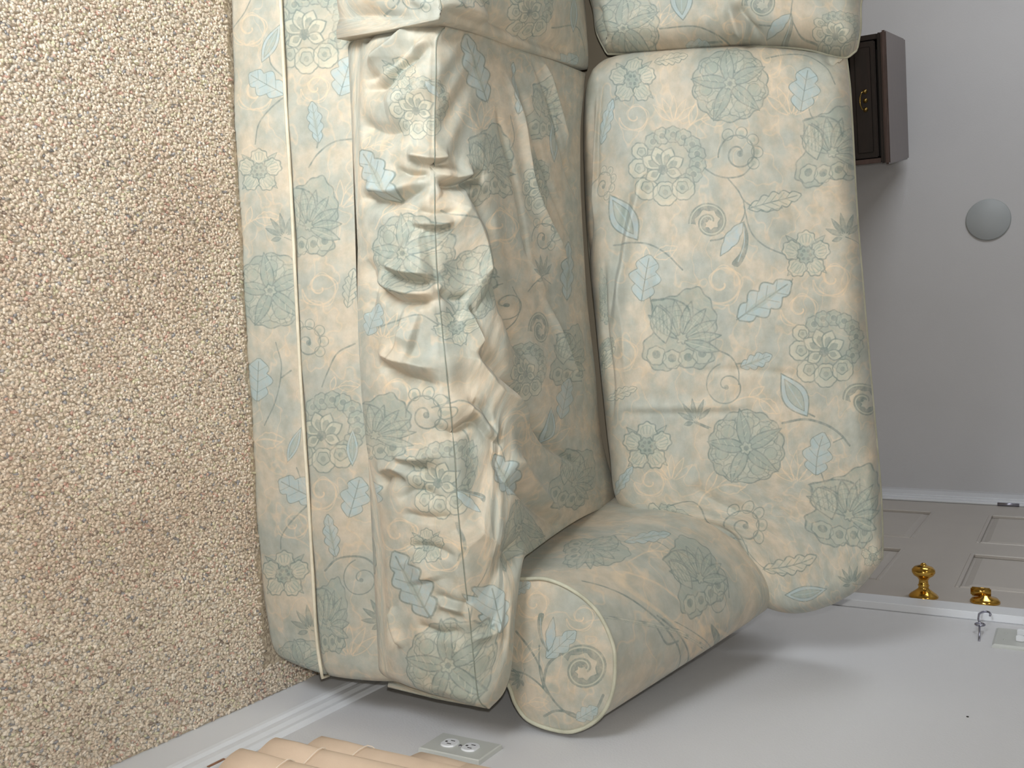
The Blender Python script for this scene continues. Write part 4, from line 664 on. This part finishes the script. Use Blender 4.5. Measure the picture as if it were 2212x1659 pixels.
struct(box_obj('trim_3', (WX-.018, WX, DY0+.006, DY1-.006, DZ, 2.13), M_TRIM, bev=.002))

# ---------------------------------------------------------------- wall fittings
ou = empty('wall_outlet', (WX, 1.398, .448)); tag(ou, 'white duplex electrical outlet low on the right wall beside the peach curtain', 'outlet')
bm = bmesh.new(); v = [[bm.verts.new((x, a, b)) for a, b in ((-s, -h), (s, -h), (s, h), (-s, h))] for x, s, h in ((0, .038, .060), (-.0070, .0375, .0595), (-.0085, .0355, .0575))]
for q in range(2):
    for k in range(4): bm.faces.new((v[q][k], v[q][(k+1) % 4], v[q+1][(k+1) % 4], v[q+1][k]))
bm.faces.new(v[2]); bm.faces.new(v[0][::-1]); bm_obj('cover_plate', bm, M_PLATE, ou)
for dzz in (-.0205, .0205):
    bm = bmesh.new(); ring = [(.0165*math.cos(a), max(-.0135, min(.0135, .0165*math.sin(a)))) for a in [k*2*math.pi/28 for k in range(28)]]
    A = [bm.verts.new((-.0084, y, z+dzz)) for y, z in ring]; B = [bm.verts.new((-.0112, y*.95, z*.95+dzz)) for y, z in ring]
    for k in range(28): bm.faces.new((A[k], A[(k+1) % 28], B[(k+1) % 28], B[k]))
    bm.faces.new(B); bm.faces.new(A[::-1]); s = bm_obj('socket', bm, M_TRIM, ou)
    bm = bmesh.new(); add_box(bm, -.0116, -.011, -.0075, -.0055, dzz-.002, dzz+.006); add_box(bm, -.0116, -.011, .0055, .0075, dzz-.002, dzz+.006); add_box(bm, -.0116, -.011, -.002, .002, dzz-.009, dzz-.005)
    bm_obj('slots', bm, M_DARK, s)
lathe_obj('screw', [(.0032, 0), (.0032, .0012), (0, .0018)], M_STEEL, ou, 14, Matrix.Translation((-.0082, 0, 0)) @ Matrix.Rotation(-math.pi/2, 4, 'Y'))
sw = empty('light_switch', (WX, 2.482, 1.252)); tag(sw, 'white toggle light switch plate on the right wall beyond the hook', 'light switch')
bm = bmesh.new(); v = [[bm.verts.new((x, a, b)) for a, b in ((-s, -h), (s, -h), (s, h), (-s, h))] for x, s, h in ((0, .075, .058), (-.0045, .075, .058), (-.008, .070, .053))]
for q in range(2):
    for k in range(4): bm.faces.new((v[q][k], v[q][(k+1) % 4], v[q+1][(k+1) % 4], v[q+1][k]))
bm.faces.new(v[2]); bm.faces.new(v[0][::-1]); bm_obj('cover_plate', bm, M_PLATE, sw)
for yy in (-.027, .027):
    bm = bmesh.new(); add_box(bm, -.022, -.007, yy-.005, yy+.005, -.012, .004, bev=.002); bm_obj('toggle', bm, M_TRIM, sw)
    for zz in (-.035, .035): lathe_obj('screw', [(.003, 0), (.003, .001), (0, .0016)], M_PLATE, sw, 12, Matrix.Translation((-.0078, yy, zz)) @ Matrix.Rotation(-math.pi/2, 4, 'Y'))
# hook and eye hanging by the casing
hk = empty('metal_hook', (WX, 2.56, 1.16)); tag(hk, 'small bare metal hook and screw eye on right wall by door casing', 'hook')
eye = [(-.018+.0*k, .012*math.cos(a)-.035, .010*math.sin(a)+.002) for k, a in enumerate([q*2*math.pi/16 for q in range(16)])]
tube_obj('screw_eye', eye, .0022, M_STEEL, hk, 8, True)
tube_obj('shank', [(-.018, -.047, .002), (-.012, -.075, .004), (0, -.115, .006)], .0022, M_STEEL, hk)
tube_obj('hook_wire', [(-.020, -.024, 0), (-.022, .000, -.004), (-.022, .045, -.006), (-.022, .068, -.001), (-.022, .078, .006), (-.022, .074, .014), (-.022, .058, .018), (-.022, .042, .018)], .0024, M_STEEL, hk)
nl = lathe_obj('nail_hole', [(.0022, -.001), (.0022, .0012), (0, .0016)], M_DARK, None, 12, Matrix.Translation((WX, 1.938, 1.185)) @ Matrix.Rotation(-math.pi/2, 4, 'Y')); tag(nl, 'tiny dark nail head in the bare right wall', 'nail')
dc = empty('wall_disc', (-.543, BY, 1.022)); tag(dc, 'round pale grey blank cover plate on the far bluish wall', 'wall plate')
RY = Matrix.Rotation(math.pi/2, 4, 'X')
lathe_obj('plate', [(.091, 0), (.091, .007), (.088, .010), (0, .0105)], M_DISC, dc, 64, RY)
lathe_obj('rim', [(.0925, 0), (.0925, .004), (.0912, .004), (.0912, 0)], M_PLATE, dc, 64, RY)
# ---------------------------------------------------------------- night stand against the far wall
ns = empty('nightstand', (-.995, 4.30, 0), math.radians(11)); tag(ns, 'dark wood nightstand with brass drawer pull against far wall behind sofa', 'nightstand')
wd, dp = .255, .535
box_obj('tabletop', (-wd-.008, wd+.008, -.014, dp, .678, .70), M_WOOD_LIT, ns, bev=.006)
box_obj('top_moulding', (-wd-.002, wd+.002, -.007, dp-.004, .664, .678), M_WOOD, ns, bev=.003)
box_obj('side_panel', (-wd, -wd+.02, .0, dp-.01, .02, .664), M_WOOD, ns, bev=.002); box_obj('side_panel', (wd-.02, wd, .0, dp-.01, .02, .664), M_WOOD_LIT, ns, bev=.002)  # right side uses the paler copy as a painted highlight
box_obj('back_panel', (-wd+.02, wd-.02, dp-.025, dp-.01, .06, .664), M_WOOD, ns); box_obj('plinth', (-wd+.02, wd-.02, .012, .03, .0, .07), M_WOOD, ns)
for z0, z1 in ((.555, .655), (.33, .545), (.08, .32)):
    dr = empty('drawer', (0, 0, 0)); dr.parent = ns
    box_obj('drawer_front', (-wd+.024, wd-.024, -.002, .02, z0, z1), M_WOOD, dr, bev=.004)
    bm = bmesh.new(); add_box(bm, -wd+.045, wd-.045, -.006, .0, z0+.018, z1-.018, bev=.003); bm_obj('raised_field', bm, M_WOOD, dr)
    pull = bmesh.new(); zc = (z0+z1)/2
    add_tube(pull, [(-.036, -.010, zc+.004), (-.034, -.018, zc-.005), (-.016, -.021, zc-.011), (0, -.022, zc-.012), (.016, -.021, zc-.011), (.034, -.018, zc-.005), (.036, -.010, zc+.004)], [.002, .0024, .0028, .0036, .0028, .0024, .002])
    bm_obj('handle', pull, M_OLDBRASS, dr, True)
    for xx in (-.036, 0, .036): lathe_obj('rosette', [(.010, 0), (.009, .003), (.005, .005), (.004, .008), (0, .009)], M_OLDBRASS, dr, 20, Matrix.Translation((xx, -.006, zc+.006)) @ RY)

# ---------------------------------------------------------------- curtain on the right wall
cu = empty('curtain', (0, 0, 0)); tag(cu, 'pale peach floor-length curtain hanging in stepped pleats on right wall', 'curtain')
pl = [(.6705, 1.352), (.664, 1.340), (.660, 1.30), (.650, 1.235), (.614, 1.226), (.612, 1.20), (.618, 1.165), (.622, 1.14), (.600, 1.125), (.579, 1.118), (.578, 1.10), (.586, 1.075), (.590, 1.062)]
y = 1.062
while y > .25: pl += [(.575, y-.012), (.568, y-.022), (.572, y-.05), (.590, y-.078)]; y -= .078
def hem(i): return .405 if i < 3 else (.34 if i == 3 else .300)
sm = []
for i, p in enumerate(pl[:-1]):
    for t in (0, .33, .66): sm.append((p[0]*(1-t)+pl[i+1][0]*t, p[1]*(1-t)+pl[i+1][1]*t, hem(i)*(1-t)+hem(i+1)*t))
sm = np.array(sm); ker = sm.copy(); ker[1:-1] = (sm[:-2]+2*sm[1:-1]+sm[2:])/4; sm = ker
zz = [0, .0015, .045, .090, .0915, .0935, .12, .3, .6, 1.0, 1.4, 1.85]
P = np.zeros((len(zz), len(sm), 3))
for i, q in enumerate(zz):
    k = 1.0 if q > .05 else 1
    P[i, :, 0] = sm[:, 0]-(.0022 if .09 > q > 0.001 else 0)+(.0012 if abs(q-.0915) < .001 else 0); P[i, :, 1] = sm[:, 1]+.018*q; P[i, :, 2] = np.minimum(sm[:, 2]+q, 2.15)
U, V = np.meshgrid(np.linspace(0, 1, len(sm)), np.linspace(0, 1, len(zz)))
co = grid_obj('pleated_panel', P, U, V, M_CURT, cu); md = co.modifiers.new('thick', 'SOLIDIFY'); md.thickness = .002
hp = [(p[0]-.0025, p[1]+.0015, p[2]+.0915) for p in sm[6:]]
tube_obj('hem_stitch', hp, .0009, paint('stitch_cream', (.93, .88, .82), .8, .01, 9, 0), cu, 5)
tube_obj('curtain_rod', [(.60, .15, 2.15), (.60, 1.45, 2.15)], .012, M_TRIM, cu, 12)
for yy in (.2, 1.40): box_obj('rod_bracket', (.59, WX, yy-.008, yy+.008, 2.14, 2.16), M_TRIM, cu)

# ---------------------------------------------------------------- the sofa
SY = math.radians(2.35); SO = (0, 1.388, 0)
sofa = empty('sofa', SO, SY); tag(sofa, 'floral slipcovered sofa with rolled arm standing on the beige carpet', 'sofa')
M_PIPE_L = paint('piping_cream', (.82, .79, .71), .7, .04, 40, .2, 700)
M_PIPE = paint('piping_green', (.69, .69, .62), .7, .05, 30, .2, 700)
M_PIPE_D = paint('seam_thread', (.50, .53, .49), .8, .04, 60, 0)
M_BODY = fabric('sofa_cloth', None, 1, 1)
def flat_panel(key, bulge, mat, nu=260, nv=24, depth=.022):
    d = DATA[key]; U, V = np.meshgrid(np.linspace(0, 1, nu), np.linspace(0, 1, nv)); P = flat_surf(d, U, V)
    P[..., 1] -= bulge*np.sin(np.pi*V)**.6
    P[..., 1] += .012*np.clip((U-.985)/.015, 0, 1)**2
    P[..., 1] += .0015*np.sin(U*41+V*3)+.001*np.sin(U*97+1)
    return P, U, V
for key, nm, bl in (('base_lower', 'lower_front_panel', .006), ('base_upper', 'upper_front_panel', .008)):
    P, U, V = flat_panel(key, bl, None)
    grid_obj(nm, P, U, V, fabric(nm, key, DATA[key]['W'], DATA[key]['H'], (3.1 if 'low' in key else 7.7, 0), 1300), sofa, back=lambda L: [np.column_stack([L[:, 0], np.full(len(L), .024), L[:, 2]])])
K = crv(DATA['base_lower']['K'], np.linspace(0, 1, 160))
tube_obj('front_piping', [(p[0], p[1]-.005, p[2]) for p in K]+[(K[-1][0]+.001, .012, K[-1][2]+.001)], .0032, M_PIPE_L, sofa)
box_obj('seat_deck', (-1.70, .575, .024, .74, .02, .262), M_BODY, sofa, bev=.01)
box_obj('back_frame', (-1.64, .50, .80, .97, .02, .80), M_BODY, sofa, bev=.04)
def arm(mirror=False):
    d = DATA['arm_right']; nu, nv = 150, 70
    U, V = np.meshgrid(np.linspace(0, 1, nu), np.linspace(0, 1, nv)); P = arm_surf(d, U, V)
    if mirror: P[..., 0] = -1.13-P[..., 0]
    a = empty('arm'); a.parent = sofa
    grid_obj('arm_cover', P, U, V, fabric('arm_cloth', None if mirror else 'arm_right', 1.0, .55, (1.7, 4.2), 1200), a)
    sec = np.array(crv(d['secs'][0], np.linspace(0, 1, nu))); face = np.vstack([sec, sec[:1]]); nf = nu+1; sec0 = sec; sec = face
    c = np.array([.53, .56]); rr = np.linspace(0, 1, 14)
    Pf = np.zeros((14, nf, 3)); 
    for i, r_ in enumerate(rr):
        q = c+(sec-c)*r_; Pf[i, :, 0] = q[:, 0]; Pf[i, :, 2] = q[:, 1]; Pf[i, :, 1] = .11-.012*(1-r_**3)
    Uf = (Pf[..., 0]-.38)/.30; Vf = (Pf[..., 2]-.44)/.26
    if mirror: Pf[..., 0] = -1.13-Pf[..., 0]
    grid_obj('front_panel', Pf, Uf, Vf, fabric('arm_face_cloth', 'arm_face', .3, .26, (9.3, 2.2), 2600), a)
    sg = -1 if mirror else 1; of = -1.13 if mirror else 0
    tube_obj('piping', [(of+sg*q[0], .108, q[1]) for q in sec0[8:-8]], .0036, M_PIPE, a)
    Pb = np.array([[of+sg*q[0], .80, q[1]] for q in crv(d['secs'][-1], np.linspace(0, 1, 60))])
    return a
arm(); arm(True)
def seat(key, name, label, nu, nv):
    d = DATA[key]; U, V = np.meshgrid(np.linspace(0, 1, nu), np.linspace(0, 1, nv)**.92)
    P = seat_surf(d, U, V)
    h = wrinkle_field(WRINKLES.get(key, []), U, V, d['W'], d['H'])
    # soft random puckers, strongest beside the front seam
    k = np.exp(-((V-d['vb'])/.16)**2)
    h += k*.0035*np.sin(U*61+3*np.sin(V*19+U*7))*np.sin(V*23+4*np.sin(U*11))+.0025*np.sin(U*17+5*np.sin(V*6))*np.sin(V*13+U*9)
    h -= .004*np.exp(-np.abs(V-d['vb'])*d['H']/.004)
    gu = np.gradient(P, axis=1); gv = np.gradient(P, axis=0); n = np.cross(gu, gv); n /= np.linalg.norm(n, axis=-1, keepdims=True)+1e-9
    nz = np.where(n[..., 2:3]-n[..., 1:2] < 0, -n, n)
    ed = np.clip(np.minimum(np.minimum(U, 1-U)/.02, np.minimum(V, 1-V)/.02), 0, 1)
    P = P+nz*(h*ed)[..., None]
    def close(L):
        c = L.mean(0); bz = np.minimum(L[:, 2], .279)
        # boxing at the sides and back drops to the bottom with a slight bulge
        r1 = L.copy(); r1[:, 2] = L[:, 2]*.5+bz*.5; r2 = L.copy(); r2[:, 2] = bz
        r2[:, 0] = c[0]+(L[:, 0]-c[0])*.992
        return [r1, r2]
    o = grid_obj(name, P, U, V, fabric(key, key, d['W'], d['H'], (5.5, 1.3) if 'right' in key else (0, 8.1), 1300), None, back=close)
    o.location = SO; o.rotation_euler = (0, 0, SY); tag(o, label, 'cushion')
    j = int(np.argmin(np.abs(V[:, 0]-d['vb']))); row = P[j]; 
    tube_obj('front_seam', [(q[0], q[1]-.0012, q[2]+.0008) for q in row[2:-2:2]], 0.0009, M_PIPE_D, o, 5)
    return o
seat('seat_right', 'seat_cushion', 'rumpled floral seat cushion beside the rolled arm, creased along its front', 560, 420)
seat('seat_left', 'seat_cushion', 'floral seat cushion cut off by the frame edge, beside the rumpled one', 260, 260)
def pillow(key, name, label, nu, nv):
    d = DATA[key]; U, V = np.meshgrid(np.linspace(0, 1, nu), np.linspace(0, 1, nv)); U = .5-.5*np.cos(np.pi*U)*(1)*.35-.5*(1-2*U)*.65; V = .5-.5*np.cos(np.pi*V)*.35-.5*(1-2*V)*.65
    P = pillow_surf(d, U, V, 1); B = pillow_surf(d, U, V, -1)
    h = wrinkle_field(WRINKLES.get(key, []), U, V, d['W'], d['H'])
    h += .003*np.sin(U*15+4*np.sin(V*5))*np.sin(V*11+U*6)+.0012*np.sin(U*41+3*np.sin(V*13))*np.sin(V*9)
    gu = np.gradient(P, axis=1); gv = np.gradient(P, axis=0); n = np.cross(gu, gv); n /= np.linalg.norm(n, axis=-1, keepdims=True)+1e-9
    n = np.where(n[..., 1:2] > 0, -n, n); ed = np.clip(np.minimum(np.minimum(U, 1-U), np.minimum(V, 1-V))/.02, 0, 1)
    P = P+n*(h*ed)[..., None]
    nv_, nu_ = U.shape; f = P.reshape(-1, 3); idx = np.arange(nv_*nu_).reshape(nv_, nu_)
    st = 6; bi = B[1:-1:st, 1:-1:st]
    def close(L):
        m = B[nv_//2, nu_//2]; out = []
        # rings shrink over the back of the cushion
        for q in (.02, .06, .12, .25, .5, .8):
            R = L.copy(); R[:, 0] = L[:, 0]*(1-q)+m[0]*q; R[:, 2] = L[:, 2]*(1-q)+m[2]*q
            R[:, 1] = (L[:, 1]*(1-q)+m[1]*q)+d['thick']*(min(1, (q/.12))**.5)*(1-q)
            out.append(R)
        return out
    o = grid_obj(name, P, U, V, fabric(key, key, d['W'], d['H'], (2.3, .4) if 'right' in key else (6.1, 3.8), 1350), None, back=close)
    o.location = SO; o.rotation_euler = (0, 0, SY); tag(o, label, 'cushion')
    loop = np.concatenate([idx[0, :], idx[1:, -1], idx[-1, -2::-1], idx[-2:0:-1, 0]])[::3]
    tube_obj('piping', [tuple(f[i]) for i in loop], .0034, M_PIPE, o, 6, True)
    return o
pillow('back_right', 'back_cushion', 'wide smooth floral back cushion lapping over the rolled arm', 300, 240)
pillow('back_left', 'back_cushion', 'bulging floral back cushion cut off by the frame edge, overlapping the nightstand', 180, 180)

# ---------------------------------------------------------------- carpet pile: every tuft real, far too many to count
def pile():
    sp = .0043; xs = np.arange(-1.02, WX-.021, sp); ys_ = np.arange(.60, 1.72, sp)
    X, Y = np.meshgrid(xs, ys_); X = X.ravel()+rng.uniform(-.003, .003, X.size); Y = Y.ravel()+rng.uniform(-.003, .003, Y.size)
    front = 1.388+X*math.tan(SY)
    keep = (X < WX-.022) & ((Y < front-.012) | (X > .60)) & (Y < 1.72)
    X, Y = X[keep], Y[keep]; n = len(X)
    lean = np.stack([rng.normal(.15, .45, n), rng.normal(.3, .9, n)], -1)*.0055
    hgt = rng.uniform(.0040, .0052, n); rad = rng.uniform(.0026, .0040, n); ang = rng.uniform(0, 6.28, n)
    V_ = np.zeros((n, 9, 3))
    for k in range(4):
        a = ang+k*math.pi/2
        V_[:, k, 0] = X+rad*.75*np.cos(a); V_[:, k, 1] = Y+rad*.75*np.sin(a); V_[:, k, 2] = .0005
        V_[:, 4+k, 0] = X+lean[:, 0]*.7+rad*np.cos(a+.5); V_[:, 4+k, 1] = Y+lean[:, 1]*.7+rad*np.sin(a+.5); V_[:, 4+k, 2] = hgt*.66
    V_[:, 8, 0] = X+lean[:, 0]; V_[:, 8, 1] = Y+lean[:, 1]; V_[:, 8, 2] = hgt
    base = np.arange(n)[:, None]*9
    quads = np.concatenate([base+np.array([[k, (k+1) % 4, 4+(k+1) % 4, 4+k]]) for k in range(4)], 0)
    tris = np.concatenate([base+np.array([[4+k, 4+(k+1) % 4, 8]]) for k in range(4)], 0)
    me = bpy.data.meshes.new('carpet_pile'); me.vertices.add(n*9); me.vertices.foreach_set('co', V_.astype(np.float32).ravel())
    li = np.concatenate([quads.ravel(), tris.ravel()]).astype(np.int32); me.loops.add(len(li)); me.loops.foreach_set('vertex_index', li)
    tot = np.concatenate([np.full(len(quads), 4), np.full(len(tris), 3)]).astype(np.int32); me.polygons.add(len(tot))
    me.polygons.foreach_set('loop_start', np.concatenate([[0], np.cumsum(tot)[:-1]]).astype(np.int32)); me.polygons.foreach_set('loop_total', tot)
    me.update(calc_edges=True)
    pal = np.array([srgb(c) for c in ((.89, .84, .765), (.87, .81, .73), (.84, .77, .70), (.92, .88, .82), (.80, .77, .72), (.62, .62, .63), (.80, .66, .60), (.84, .82, .70), (.60, .54, .49))])
    ci = rng.choice(len(pal), n, p=(.27, .22, .16, .14, .08, .03, .03, .05, .02)); c = pal[ci]; c[:, :3] *= rng.uniform(.85, 1.1, (n, 1)); c = np.repeat(c, 9, 0)
    at = me.color_attributes.new('yarn', 'FLOAT_COLOR', 'POINT'); at.data.foreach_set('color', c.astype(np.float32).ravel())
    o = link('carpet_pile', me, M_TUFT, None, True); tag(o, 'short beige flecked carpet pile in front of the sofa', 'carpet', kind='stuff')
pile()
